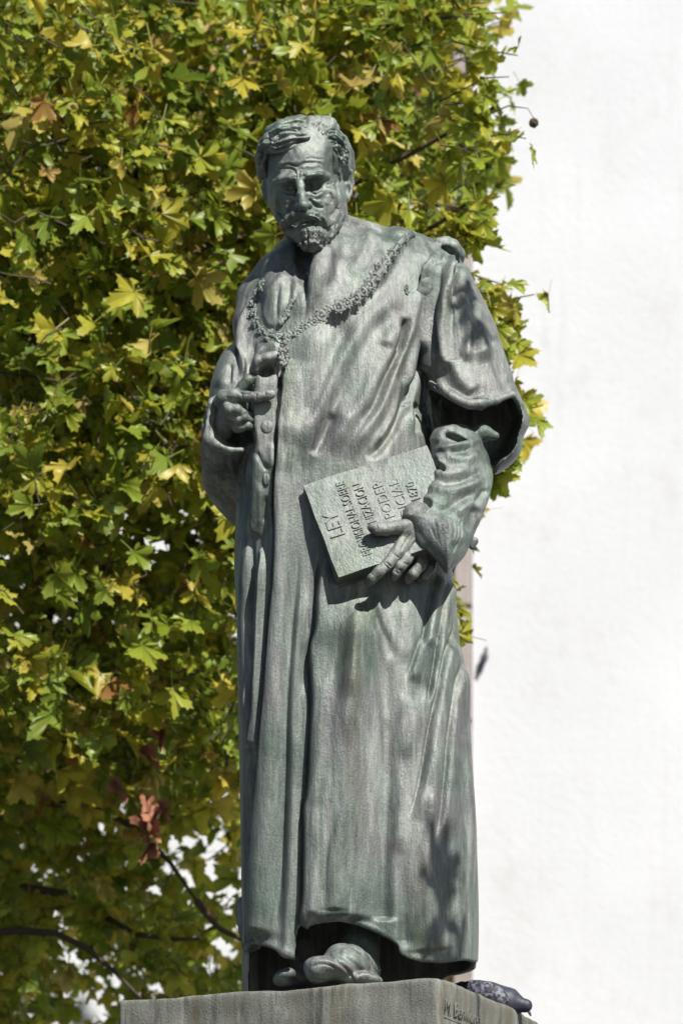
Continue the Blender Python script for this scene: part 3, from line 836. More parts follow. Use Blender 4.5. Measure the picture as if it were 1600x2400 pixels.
    for pts, w, h in [
        ([(935, 430), (915, 520), (885, 610), (840, 710), (800, 810), (740, 900)], 8, 22),
        ([(925, 450), (910, 530), (900, 600)], 6, 16),
        ([(1016, 390), (1000, 540), (985, 660), (955, 780), (930, 870)], 8, 21),
        ([(860, 410), (770, 530), (690, 660), (640, 780), (590, 900), (540, 1040)], 16, 11),
        ([(700, 450), (640, 560), (590, 680), (545, 800), (500, 920)], 18, 8),
        ([(620, 850), (580, 940), (530, 1040)], 11, 9),
        ([(960, 700), (930, 800), (890, 900), (820, 1000), (760, 1050)], 9, 17),
        ([(990, 800), (985, 880), (990, 950)], 9, 14)]:
        r(Z2(pts), w, -h, 0.16)
    e([(582, 690), (566, 745), (560, 800), (562, 890)], 12, 18, 3, side=-1, groove=8, fade=.1)
    e(Z2([(1030, 200), (1008, 270), (1014, 390), (1004, 560), (994, 700)]), 22, 30, 3, side=-1, groove=13, fade=0.1)
    R.blob(*Z2([(990, 830)])[0], 30, 40, -14)
    R.blob(*Z2([(660, 860)])[0], 22, 26, 7)
    for i in range(14):     # pitted, worked-over patch by the arm-hole
        R.blob(RNG.uniform(955, 1010), RNG.uniform(935, 1000), 5, 5, RNG.uniform(-5, 4))
    # mantle (cape) edge under the chain and over the shoulder
    e(Z2([(960, 70), (900, 130), (840, 215), (800, 280), (730, 355), (660, 405), (590, 435)]), 30, 15, 4, side=-1, fade=0.1, groove=5)
    e(Z2([(575, 130), (540, 210), (515, 310), (506, 400), (500, 480)]), 15, 62, 3, side=-1, fade=.1, fade1=.45, groove=14)        # collar's turned edge
    r(Z2([(620, 120), (575, 230), (560, 330), (590, 410)]), 20, 10)
    r(Z2([(760, 40), (780, 110), (740, 200), (690, 280)]), 16, 8)
    g(Z2([(800, 90), (770, 180), (720, 260)]), 12, 6)
    r(Z2([(640, 60), (610, 160), (590, 260), (570, 350)]), 22, 7)
    r(Z2([(850, 60), (940, 90), (1030, 110)]), 12, 5)
    # lapels left of the neck
    R.plate(Z2([(395, 255), (440, 268), (472, 305), (440, 390), (400, 470), (352, 486), (322, 430), (338, 340)]), 5, 6); g(Z2([(392, 290), (384, 380), (384, 470)]), 4, 5)
    g(Z2([(440, 300), (430, 380), (400, 470)]), 6, 6)
    for pts, w, h in [([(245, 390), (235, 500), (230, 640), (228, 740)], 7, 9), ([(330, 540), (310, 600), (280, 660), (265, 740)], 10, 9)]:
        r(Z2(pts), w, h)
    for pts, w, h in [([(290, 540), (262, 650), (250, 740)], 6, 10)]:
        g(Z2(pts), w, h)
    R.plate([(600, 874), (607, 853), (626, 845), (648, 838), (653, 812), (640, 800), (620, 812), (604, 836)], 7, 5)
    # buttons' flap on the inner garment
    g(Z3([(700, 740), (715, 900), (740, 1060), (760, 1200)]), 4, 8)
    r(Z3([(740, 1180), (700, 1500), (670, 1800)]), 8, 7)
    g(Z3([(780, 1250), (860, 1400), (930, 1500)]), 5, 7)
    r(Z3([(810, 1600), (830, 1750), (830, 2000), (820, 2200)]), 7, 6)
    g(Z3([(900, 1750), (880, 1900), (890, 2100)]), 5, 7)
    r(Z3([(960, 1150), (950, 1300), (985, 1500)]), 7, 5)
    # left sleeve
    r(Z3([(560, 80), (450, 250), (390, 450), (360, 560)]), 13, 7)
    g(Z3([(500, 260), (490, 400), (480, 500)]), 4, 9)
    r(Z3([(540, 260), (530, 400), (520, 500)]), 6, 5)
    e(Z3([(250, 620), (215, 850), (190, 1050), (180, 1150), (240, 1330)]), 12, 10, 3, side=-1, groove=6)
    for x in (300, 380, 470):
        r(Z3([(x, 1290), (x + 40, 1450), (x + 130, 1650)]), 9, 4); g(Z3([(x + 45, 1300), (x + 90, 1460), (x + 180, 1640)]), 8, 4)
    # right sleeve
    for pts, w, h in [([(1070, 170), (1050, 300), (1030, 450), (1030, 600)], 12, 15), ([(1110, 170), (1100, 320), (1090, 500), (1110, 680)], 14, 13), ([(1160, 200), (1190, 330), (1230, 480), (1280, 640)], 22, 9),
                      ([(1140, 330), (1180, 420), (1200, 520), (1190, 640)], 10, 9), ([(1060, 700), (1110, 770), (1200, 815), (1300, 790)], 10, 7), ([(1240, 260), (1300, 400), (1360, 580), (1400, 740)], 12, 7),
                      ([(1330, 480), (1390, 640), (1430, 780)], 10, -8), ([(1130, 620), (1160, 700), (1220, 770)], 16, 7)]:
        r(Z2(pts), w, h * 1.5, .12)
    for pts, w, h in [([(1090, 180), (1075, 320), (1062, 470), (1070, 620)], 7, 16), ([(1130, 240), (1140, 330), (1165, 420)], 7, 9), ([(1040, 720), (1070, 800), (1140, 830)], 10, 10), ([(1200, 340), (1215, 460), (1220, 600)], 12, 7),
                      ([(1300, 520), (1330, 650), (1380, 750)], 12, 6)]:
        g(Z2(pts), w, h * 1.5, .12)
    for x, sgn in ((1046, 1), (1060, -1), (1078, 1), (1094, -1), (1118, 1), (1136, -1)):
        r(Z2([(x + 16, 165), (x + 4, 260), (x - 8, 380), (x - 10, 560)]), 5.5, 8 * sgn, .1, .5)
    S.carve(R, 4, dlo=-90)
    S.relax(1, 0.4)
    # gentle handmade unevenness
    o = S.build('robe', M['bronze'], statue)
    return o

def build_cuff():
    """the statue's left forearm: crumpled under-sleeve with a pointed turned cuff"""
    F = Field(P(925, 1440, 0) - np.array([0, .40, 0.02]), P(1170, 985, 0) + np.array([0, 0.04, .05]), 0.0034)
    o = Outline([(1006, 1028), (1020, 1004), (1050, 996), (1082, 1002), (1110, 1018), (1142, 1064), (1149, 1100), (1150, 1130), (1142, 1170), (1126, 1216), (1108, 1258), (1090, 1300), (1064, 1330), (1046, 1345), (1030, 1324), (1008, 1300), (988, 1280),
                 (968, 1250), (950, 1222), (939, 1208), (956, 1184), (976, 1170), (990, 1150), (1000, 1122), (1006, 1090), (1012, 1060)], step=10)
    dc = lambda u, v: np.clip(84 + (1060 - u) * 0.36 + (v - 1010) * 0.34, 56, 200)
    F.inflate(o, dc, 84, 72, k=8, p=2.0, dmax=400)
    # open mouth of the cuff, facing down towards the hand
    F.chain([(962, 1262, 180, 22), (1004, 1306, 178, 22), (1040, 1345, 170, 10)], k=5, mode='cut')
    # gathers at the elbow end
    F.ell((1072, 1026, 150), (34, 26, 10), (0, 16, 0), 6, 'cut')
    F.chain([(1028, 1085, 190, 7), (1034, 1110, 190, 5)], k=5, mode='cut')
    F.chain([(1108, 1020, 80, 14), (1130, 1014, 84, 18), (1160, 1022, 80, 10)], k=12)
    F.chain([(1112, 1268, 150, 9), (1106, 1282, 150, 7)], k=6)
    S = F.mesh(2)
    R = Relief(920, 980, 1190, 1370, 1.5)
    for pts, w, h in [([(900, 250), (960, 180), (1060, 150), (1160, 190), (1230, 300)], 9, 8), ([(900, 290), (1000, 270), (1100, 250), (1200, 230)], 9, 8), ([(960, 320), (1040, 340), (1130, 340), (1200, 290)], 11, 7),
                      ([(880, 450), (930, 430), (980, 440), (1060, 430), (1140, 380)], 12, 7), ([(830, 540), (900, 520), (1000, 540), (1100, 520), (1240, 440)], 14, 7), ([(960, 400), (950, 350), (930, 300)], 8, 8),
                      ([(1250, 340), (1260, 480), (1210, 680), (1160, 820)], 9, 7), ([(700, 700), (780, 640), (880, 600), (960, 620)], 9, 6), ([(1040, 700), (1100, 640), (1180, 600)], 14, 6), ([(880, 760), (960, 760), (1040, 820), (1080, 900)], 20, 6),
                      ([(720, 720), (830, 870), (900, 960), (985, 1055)], 7, 6)]:
        R.ridge(Z4(pts), w, h * 1.3)
    for pts, w, h in [([(980, 160), (1040, 210), (1130, 220)], 8, 14), ([(890, 400), (960, 390), (960, 440)], 6, 12), ([(840, 520), (880, 490), (900, 480)], 5, 10), ([(800, 590), (850, 610), (900, 640)], 6, 13),
                      ([(990, 300), (1060, 290), (1150, 270)], 7, 8), ([(900, 500), (1000, 490), (1120, 470), (1220, 400)], 9, 8), ([(880, 650), (980, 660), (1080, 600), (1190, 540)], 12, 8), ([(1160, 640), (1200, 580), (1240, 520)], 6, 6),
                      ([(930, 330), (900, 370), (880, 430)], 7, 9), ([(1100, 800), (1150, 720), (1180, 640)], 12, 6)]:
        R.ridge(Z4(pts), w, -h)
    R.comb(Z4([(860, 700), (900, 800), (960, 920)]), Z4([(1100, 680), (1090, 800), (1020, 980)]), 16, 2.4, 1.6, 2)
    S.carve(R, 3)
    return S.build('cuff', M['bronze_cuff'], statue)

def hand_chain(F, pts, k=4): F.chain(pts, k)

def build_right_hand():
    """viewer's left: index finger laid along the lapel, thumb up, other fingers curled behind the cloth edge"""
    F = Field(P(490, 1030, 130) - np.array([0, .19, 0]), P(660, 860, 130) + np.array([0, .14, 0]), 0.0022)
    # palm / back of the hand
    F.ell((548, 948, 150), (34, 34, 36), (0, -20, 0), 8)
    F.chain([(520, 1010, 110, 26), (535, 975, 140, 28)], k=12)
    F.chain([(545, 958, 152, 26), (558, 998, 158, 17)], k=8)
    # index finger: knuckle, two bends, tip with nail
    F.chain([(522, 934, 172, 14), (548, 926, 182, 13.5), (578, 930, 190, 12.5), (604, 930, 194, 11.5), (630, 926, 196, 10.5), (637, 924, 196, 9)], k=5)
    F.chain([(545, 926, 172, 12), (522, 928, 160, 13), (512, 942, 150, 14)], k=6)
    # thumb
    F.chain([(556, 924, 150, 13), (570, 905, 156, 13), (582, 892, 160, 13.5), (592, 885, 162, 11.5)], k=6)
    # middle, ring, little fingers curled
    F.chain([(530, 946, 166, 13), (540, 961, 182, 13), (555, 960, 188, 12), (568, 968, 182, 10), (584, 972, 168, 8)], k=4)
    F.chain([(540, 976, 168, 12), (558, 983, 178, 10.5), (572, 979, 180, 10), (588, 984, 168, 8)], k=3)
    F.chain([(554, 1000, 166, 11), (567, 1002, 168, 9.5), (580, 998, 170, 9), (592, 1002, 160, 7)], k=3)
    S = F.mesh(1)
    R = Relief(490, 860, 660, 1040, 1.0)
    R.ridge([(566, 920), (568, 934)], 2.5, -2.5); R.ridge([(600, 920), (601, 938)], 2.2, -2.0)
    R.blob(630, 920, 7, 3.6, 1.6); R.ridge([(622, 916), (620, 921), (623, 926)], 1.5, -1.6)
    R.ridge(Z3([(420, 640), (520, 660), (640, 680)]), 2, -1.5)
    R.ridge([(556, 916), (570, 922), (588, 920)], 3, -4)
    S.carve(R, 2)
    return S.build('right_hand', M['bronze_dark'], statue)

def build_left_hand():
    """viewer's right: thumb laid on the cover, fingers hooked under the book's lower edge"""
    F = Field(P(840, 1420, 200) - np.array([0, .22, 0]), P(1040, 1195, 200) + np.array([0, .16, 0]), 0.0022)
    # back of the hand and wrist
    F.chain([(1020, 1290, 156, 34), (985, 1262, 191, 33), (955, 1250, 212, 27)], k=16)
    F.chain([(975, 1290, 181, 30), (950, 1276, 206, 24)], k=14)
    # thumb on the cover
    F.chain([(958, 1234, 221, 19), (930, 1236, 236, 15.5), (905, 1240, 242, 14.5), (884, 1240, 246, 14.5), (872, 1237, 247, 11)], k=6)
    # index along the lower edge
    F.chain([(950, 1268, 218, 20), (930, 1296, 238, 16), (908, 1322, 250, 13.5), (888, 1340, 254, 12.5), (870, 1358, 250, 11), (864, 1364, 242, 10)], k=5)
    # middle
    F.chain([(965, 1290, 206, 18), (950, 1312, 228, 14), (938, 1328, 236, 12.5), (928, 1344, 232, 11), (922, 1352, 224, 10)], k=4)
    # ring and little, deeper in the shade of the cuff
    F.chain([(992, 1300, 182, 18), (984, 1326, 202, 13.5), (968, 1346, 206, 12), (956, 1358, 194, 10.5)], k=4)
    F.chain([(1010, 1306, 162, 16), (1008, 1332, 178, 12), (994, 1350, 178, 10.5), (984, 1358, 166, 9.5)], k=4)
    S = F.mesh(1)
    R = Relief(840, 1190, 1045, 1390, 1.0)
    R.blob(870, 1236, 10, 8, 2.0, 0); R.ridge([(880, 1227), (884, 1236), (880, 1246)], 2, -2.4)
    for a in [((920, 1296), (934, 1308)), ((898, 1320), (912, 1334)), ((903, 1316), (917, 1329)), ((944, 1318), (957, 1324)), ((934, 1334), (946, 1340))]:
        R.ridge(a, 2.0, -2.2, 0.1)
    R.blob(868, 1352, 6, 7, 1.8, -40); R.ridge([(868, 1343), (876, 1350)], 1.5, -1.8); R.ridge([(924, 1338), (934, 1346)], 1.5, -1.8)
    R.ridge([(958, 1238), (938, 1262), (924, 1288)], 4, 2.5); R.ridge([(975, 1256), (955, 1290), (948, 1308)], 4, 3.0); R.ridge([(990, 1272), (984, 1296), (980, 1320)], 4, 3)
    R.ridge([(966, 1246), (948, 1272), (938, 1294)], 3, -2.5); R.ridge([(985, 1270), (970, 1294), (962, 1312)], 3, -3.5)
    R.ridge([(905, 1226), (906, 1238)], 2, -1.8, 0.1); R.ridge([(900, 1227), (901, 1238)], 1.6, -1.4, 0.1)
    S.carve(R, 2)
    return S.build('left_hand', M['bronze_dark'], statue)
def build_head():
    lo = P(590, 640, 0) + np.array([0, -.30, 0]); hi = P(850, 262, 0) + np.array([0, .26, 0.02])
    F = Field(lo, hi, 0.0025)
    # skull, face, neck
    F.ell((719, 378, 0), (97, 122, 96), (8, 4, -12), 0)
    F.ell((714, 400, 52), (75, 94, 92), (12, 4, -16), 20)
    F.ell((716, 470, 64), (66, 80, 78), (8, 6, -18), 24)
    F.ell((727, 522, 72), (52, 58, 46), (0, 8, 0), 24)
    F.ell((770, 470, 0), (42, 70, 60), (0, 4, 0), 20)
    F.chain([(770, 620, -50, 66), (752, 540, -6, 62), (736, 480, 20, 60)], k=26)
    F.ell((704, 526, 62), (44, 50, 40), (0, 0, 0), 20)
    F.ell((688, 462, 16), (60, 80, 84), (0, -14, 0), 22)
    # temples pressed in
    F.ell((788, 400, 88), (16, 40, 44), (0, 6, -20), 26, 'cut')
    # brow ridge
    F.chain([(646, 428, 96, 8), (662, 423, 124, 9.5), (683, 420, 146, 9.5), (697, 413, 151, 8)], k=14)
    F.chain([(703, 412, 150, 8), (722, 412, 153, 9), (748, 407, 147, 10), (766, 412, 124, 9)], k=14)
    # eye sockets
    F.ell((679, 440, 146), (25, 39, 13), (0, -4, 0), 9, 'cut')
    F.ell((740, 433, 146), (28, 39, 13), (0, -3, 0), 9, 'cut')
    F.ell((691, 442, 150), (9, 20, 13), (0, 0, 0), 8, 'cut')
    F.ell((716, 437, 152), (8, 20, 12), (0, 0, 0), 8, 'cut')
    # cheek bones and cheeks
    F.ell((762, 456, 92), (32, 34, 22), (0, 24, 0), 22)
    F.ell((667, 468, 88), (20, 28, 20), (0, -24, 0), 20)
    F.ell((676, 492, 92), (18, 22, 24), (0, 0, 0), 18)
    F.ell((752, 486, 100), (26, 24, 24), (0, 0, 0), 18)
    # hollow cheeks
    F.ell((655, 492, 104), (9, 20, 18), (0, -18, 20), 14, 'cut')
    # eyeballs, lids, bags
    F.ell((682, 441, 107), (14, 15, 11), (0, 0, 0), 2)
    F.ell((741, 434, 112), (16, 15, 11), (0, 0, 0), 2)
    F.chain([(664, 438, 110, 3.5), (674, 432, 120, 3.6), (686, 432, 122, 3.6), (696, 437, 117, 3)], k=4)
    F.chain([(722, 435, 117, 3), (731, 426, 123, 3.6), (746, 424, 123, 3.8), (760, 430, 113, 3.4)], k=4)
    F.chain([(663, 446, 110, 3), (676, 450, 120, 3.2), (690, 447, 120, 3)], k=4)
    F.chain([(724, 442, 119, 3), (739, 444, 122, 3.4), (757, 438, 114, 3)], k=4)
    F.chain([(664, 455, 98, 4.5), (678, 462, 114, 5.5), (691, 456, 118, 4)], k=7)
    F.chain([(724, 450, 127, 5), (742, 457, 131, 7), (759, 448, 120, 6)], k=7)
    # nose
    F.chain([(701, 414, 146, 9), (703, 436, 155, 7.5), (706, 458, 169, 8.5), (710, 478, 184, 10)], k=10)
    F.ell((711, 484, 184), (11.5, 13, 10), (0, 0, 0), 7)
    F.ell((698, 485, 166), (7, 13, 9), (0, 0, 0), 6)
    F.ell((724, 482, 164), (8.5, 15, 10), (0, 8, 0), 6)
    F.chain([(703, 494, 174, 4.5), (703, 492, 160, 5)], k=4, mode='cut'); F.chain([(720, 493, 172, 5), (722, 490, 158, 5)], k=4, mode='cut')
    # mouth
    F.ell((728, 525, 142), (34, 42, 15), (0, 6, 0), 6, 'cut')
    F.chain([(712, 531, 118, 6), (730, 530, 124, 7), (748, 531, 116, 5)], k=6)
    # ears
    F.ell((810, 432, 0), (10, 24, 38), (0, 5, -30), 6)
    F.chain([(800, 408, 20, 5), (810, 396, 18, 6), (822, 403, 6, 6), (825, 430, 0, 5.5), (819, 454, 6, 6), (811, 467, 14, 8), (804, 462, 22, 7)], k=4)
    F.ell((811, 414, 26), (8.5, 26, 14), (0, 0, 0), 4, 'cut'); F.ell((815, 438, 22), (6.5, 20, 15), (0, 0, 0), 4, 'cut')
    F.ell((628, 446, 0), (9, 22, 36), (0, -5, 24), 6)
    F.chain([(622, 424, -2, 5), (617, 440, -4, 5), (624, 464, 0, 6)], k=4)
    S = F.mesh(2)
    R = Relief(590, 260, 850, 640, 1.0)
    # furrows of the brow
    for pts, w, h in [([(400, 690), (470, 700), (540, 660), (600, 665), (670, 690), (740, 650), (830, 640), (930, 650), (990, 700)], 2.4, 3.0), ([(750, 610), (830, 590), (900, 600), (980, 605)], 2.2, 2.2),
                      ([(420, 720), (520, 710), (620, 720), (660, 780)], 2.4, 2.6), ([(690, 830), (690, 770), (700, 730)], 2.4, 4), ([(650, 830), (660, 780), (640, 730)], 2.2, 2.4), ([(740, 820), (770, 770), (860, 740)], 2.2, 2.4),
                      ([(800, 1050), (850, 1110), (900, 1150), (980, 1160)], 3, 5), ([(650, 1080), (590, 1140), (570, 1240)], 3, 5), ([(1000, 900), (1060, 880), (1090, 860)], 2, 2.4), ([(1000, 930), (1070, 940), (1100, 960)], 2, 2.2),
                      ([(1050, 980), (1070, 1060), (1060, 1120)], 2.5, 3), ([(520, 1050), (600, 1060), (660, 1000)], 2.4, 3.0), ([(810, 960), (880, 1010), (960, 960)], 2.4, 3.0), ([(1110, 840), (1130, 960), (1160, 1060)], 2.5, 2.5),
                      ([(430, 870), (500, 850), (600, 840)], 2, 1.6), ([(740, 830), (860, 810), (1000, 790)], 2, 1.6)]:
        R.ridge(ZH(pts), w, -h, 0.15)
    for pts, w, h in [([(420, 660), (520, 650), (640, 640), (760, 620)], 5, 1.8), ([(680, 740), (720, 700), (800, 690), (950, 680)], 6, 2.6), ([(450, 760), (540, 750), (640, 760)], 5, 2.2), ([(820, 1070), (880, 1090), (960, 1100)], 6, 3),
                      ([(1010, 1000), (1020, 1080), (1000, 1140)], 6, 2.5), ([(560, 1120), (540, 1200), (520, 1260)], 6, 3), ([(740, 860), (760, 960), (790, 1040)], 4, 2)]:
        R.ridge(ZH(pts), w, h)
    # eyebrows, tooled
    R.comb(ZH([(420, 880), (500, 840), (600, 815), (680, 790)]), ZH([(430, 910), (520, 880), (610, 840), (690, 815)]), 5, 2, 1.8, 1.2)
    R.comb(ZH([(710, 800), (800, 790), (900, 755), (990, 755)]), ZH([(720, 830), (820, 820), (920, 800), (1010, 810)]), 6, 2, 2.0, 1.2)
    for i in range(90):      # thumbed clay
        R.blob(RNG.uniform(640, 800), RNG.uniform(330, 510), RNG.uniform(3, 8), RNG.uniform(3, 8), RNG.uniform(-1.1, 1.0), RNG.uniform(0, 180))
    S.carve(R, 2, lo=-0.1, hi=0.25)
    head = S.build('head', M['bronze_head'], statue)

    # ---- hair: locks swept from the parting
    F = Field(P(590, 500, 0) + np.array([0, -.27, 0]), P(850, 262, 0) + np.array([0, .27, .02]), 0.0028)
    F.ell((717, 372, -12), (106, 124, 94), (8, 4, 0), 0)
    F.ell((712, 440, 130), (88, 96, 108), (0, 8, 0), 5, 'cut')
    F.ell((745, 370, 120), (42, 80, 54), (0, 10, 0), 6, 'cut')
    F.ell((760, 520, 60), (120, 150, 70), (0, 0, 0), 5, 'cut')
    locks = [
        [(730, 320, 98, 12), (704, 324, 122, 18), (676, 331, 130, 21), (648, 339, 120, 19), (622, 344, 90, 14)],
        [(718, 305, 88, 13), (690, 307, 108, 20), (660, 313, 108, 21), (632, 326, 84, 16), (616, 344, 56, 11)],
        [(726, 334, 106, 7), (704, 341, 126, 10), (680, 346, 131, 10), (650, 350, 122, 10), (626, 351, 96, 9)],
        [(722, 298, 70, 12), (694, 292, 84, 17), (662, 298, 84, 18), (634, 308, 64, 14)],
        [(739, 329, 98, 7), (737, 310, 90, 12), (742, 286, 66, 16)], [(751, 329, 98, 6), (752, 310, 90, 10), (757, 286, 66, 15)], [(763, 332, 96, 6), (766, 313, 86, 11), (774, 291, 60, 16)],
        [(729, 326, 98, 8), (726, 306, 92, 12), (728, 286, 70, 15)],
        [(728, 290, 58, 14), (704, 283, 50, 14), (676, 289, 46, 15)],
        [(734, 300, 70, 10), (746, 287, 56, 13), (764, 286, 36, 14), (784, 300, 18, 12)],
        [(742, 312, 86, 9), (760, 304, 74, 14), (780, 310, 54, 15), (798, 326, 28, 13)],
        [(766, 326, 92, 8), (780, 322, 78, 13), (796, 336, 56, 14), (808, 356, 28, 12)],
        [(776, 344, 84, 8), (790, 350, 68, 12), (804, 372, 42, 12), (812, 396, 20, 8)],
        [(784, 366, 72, 6), (793, 374, 62, 8), (802, 386, 46, 7)],
        [(789, 384, 54, 6), (794, 400, 46, 5), (796, 420, 42, 4)],
        [(626, 332, 60, 12), (614, 346, 40, 11), (608, 366, 24, 10), (612, 388, 20, 10)],
        [(622, 362, 62, 10), (614, 378, 52, 10), (614, 396, 40, 10), (622, 410, 34, 8)],
        [(636, 318, 30, 14), (618, 338, 0, 14), (611, 370, -14, 14), (616, 410, -20, 14)],
        [(800, 330, -10, 16), (814, 360, -26, 15), (819, 395, -36, 14)]]
    for l in locks: F.chain(l, k=2.5)
    F.chain([(770, 600, -92, 30), (770, 480, -100, 40)], k=20)
    S = F.mesh(1)
    R = Relief(590, 255, 850, 520, 1.0)
    R.comb(ZH([(820, 330), (700, 290), (560, 270), (420, 330), (340, 400)]), ZH([(830, 370), (720, 400), (600, 450), (450, 500), (320, 480)]), 17, 2.1, 5.6, 1.6, 0.1)
    R.comb(ZH([(840, 300), (760, 180), (640, 170), (500, 220), (380, 290)]), ZH([(820, 330), (700, 280), (560, 270), (430, 320), (330, 390)]), 12, 2.1, 5.6, 1.6, 0.1)
    R.comb(ZH([(850, 340), (830, 230), (850, 160)]), ZH([(960, 340), (1010, 240), (1080, 240)]), 12, 2.3, 6.0, 1.6, 0.1)
    R.comb(ZH([(980, 330), (1060, 260), (1150, 300), (1230, 420)]), ZH([(1010, 420), (1080, 420), (1160, 560), (1180, 690)]), 15, 2.3, 6.0, 2.0, 0.1)
    R.comb(ZH([(1040, 420), (1120, 540), (1140, 640)]), ZH([(1230, 420), (1260, 560), (1270, 690)]), 11, 2.1, 5.6, 2.0, 0.1)
    R.comb(ZH([(340, 320), (260, 400), (240, 520), (230, 640)]), ZH([(340, 480), (310, 540), (300, 620), (260, 720)]), 10, 2.1, 5.6, 1.8, 0.1)
    R.comb(ZH([(1140, 680), (1150, 860), (1170, 1100)]), ZH([(1190, 720), (1200, 900), (1220, 1130)]), 5, 2.0, 2.0, 1.6, 0.1)
    for pts in ([(880, 340), (890, 240), (920, 160)], [(1000, 350), (1040, 300), (1100, 290)], [(690, 170), (740, 240), (800, 330)], [(340, 290), (350, 350), (330, 420)], [(1190, 500), (1220, 540), (1220, 620)]):
        R.ridge(ZH(pts), 3.4, -6, 0.2)
    S.carve(R, 2, lo=-0.5, hi=0.0)
    S.build('hair', M['bronze_head'], statue)

    # ---- moustache and beard
    F = Field(P(630, 680, 0) + np.array([0, -.28, 0]), P(830, 470, 0) + np.array([0, .0, .04]), 0.0024)
    F.chain([(710, 501, 166, 8), (730, 503, 164, 11), (750, 512, 150, 12), (766, 526, 130, 10), (770, 542, 112, 8)], k=6)
    F.chain([(707, 501, 166, 8), (692, 506, 156, 11), (676, 514, 140, 10), (666, 524, 124, 8), (662, 534, 110, 6)], k=6)
    F.ell((732, 550, 136), (34, 28, 22), (0, 8, 0), 8)
    F.ell((733, 566, 134), (24, 22, 19), (0, 0, 0), 8)
    F.chain([(716, 574, 134, 7), (732, 583, 136, 8), (750, 578, 132, 7)], k=8)
    F.chain([(726, 532, 140, 11), (734, 528, 143, 9), (744, 534, 140, 9)], k=5)
    F.chain([(704, 540, 126, 14), (690, 546, 112, 12), (672, 530, 96, 12), (656, 508, 74, 9), (650, 490, 62, 7)], k=8)
    F.chain([(756, 552, 118, 16), (772, 545, 100, 14), (785, 526, 80, 14), (796, 506, 60, 12), (801, 490, 48, 9)], k=8)
    F.chain([(776, 520, 104, 12), (788, 500, 84, 11)], k=8)
    F.chain([(700, 556, 118, 12), (720, 574, 124, 14), (745, 576, 120, 14), (764, 560, 104, 12)], k=8)
    for i in range(34):      # curls
        t = RNG.uniform(0, 1)
        u = RNG.uniform(700, 768); v = 540 + RNG.uniform(0, 36)
        dd = 158 - ((u - 732) / 36) ** 2 * 30 - ((v - 552) / 26) ** 2 * 14
        F.chain([(u, v, dd, 3.2), (u + RNG.uniform(-5, 5), v + 7, dd + 2, 3), (u + RNG.uniform(-6, 6), v + 13, dd - 3, 2)], k=2)
    for i in range(26):
        t = RNG.uniform(0, 1); c = np.array([774, 548, 112]) * (1 - t) + np.array([801, 492, 60]) * t
        u, v, dd = c + RNG.normal(0, 1, 3) * (4, 5, 3)
        F.chain([(u, v, dd + 4, 3), (u - 4, v + 6, dd + 6, 3), (u - 7, v + 8, dd + 3, 2.4)], k=2)
    S = F.mesh(1)
    R = Relief(640, 480, 820, 600, 1.0)
    R.comb([(712, 499), (740, 503), (770, 532)], [(716, 512), (740, 516), (758, 534)], 8, 1.6, 2.0, 1.2, 0.1)
    R.comb([(704, 499), (684, 505), (660, 528)], [(702, 512), (686, 518), (672, 534)], 8, 1.6, 2.0, 1.2, 0.1)
    R.comb([(712, 536), (704, 552), (716, 578)], [(758, 534), (764, 552), (748, 578)], 18, 1.7, 2.6, 1.8, 0.1)
    R.comb([(650, 492), (662, 522), (690, 556)], [(660, 494), (676, 524), (706, 548)], 6, 1.6, 2.0, 1.4, 0.1)
    for i in range(60):
        u = RNG.uniform(700, 806); v = RNG.uniform(490, 585)
        R.ridge([(u, v), (u + RNG.uniform(-4, 2), v + 5), (u + RNG.uniform(-7, 4), v + 9)], 1.5, RNG.choice([-2.4, 2.0]), 0.2, step=4)
    S.carve(R, 2, lo=-0.2, hi=0.2)
    S.build('beard', M['bronze_dark'], statue)

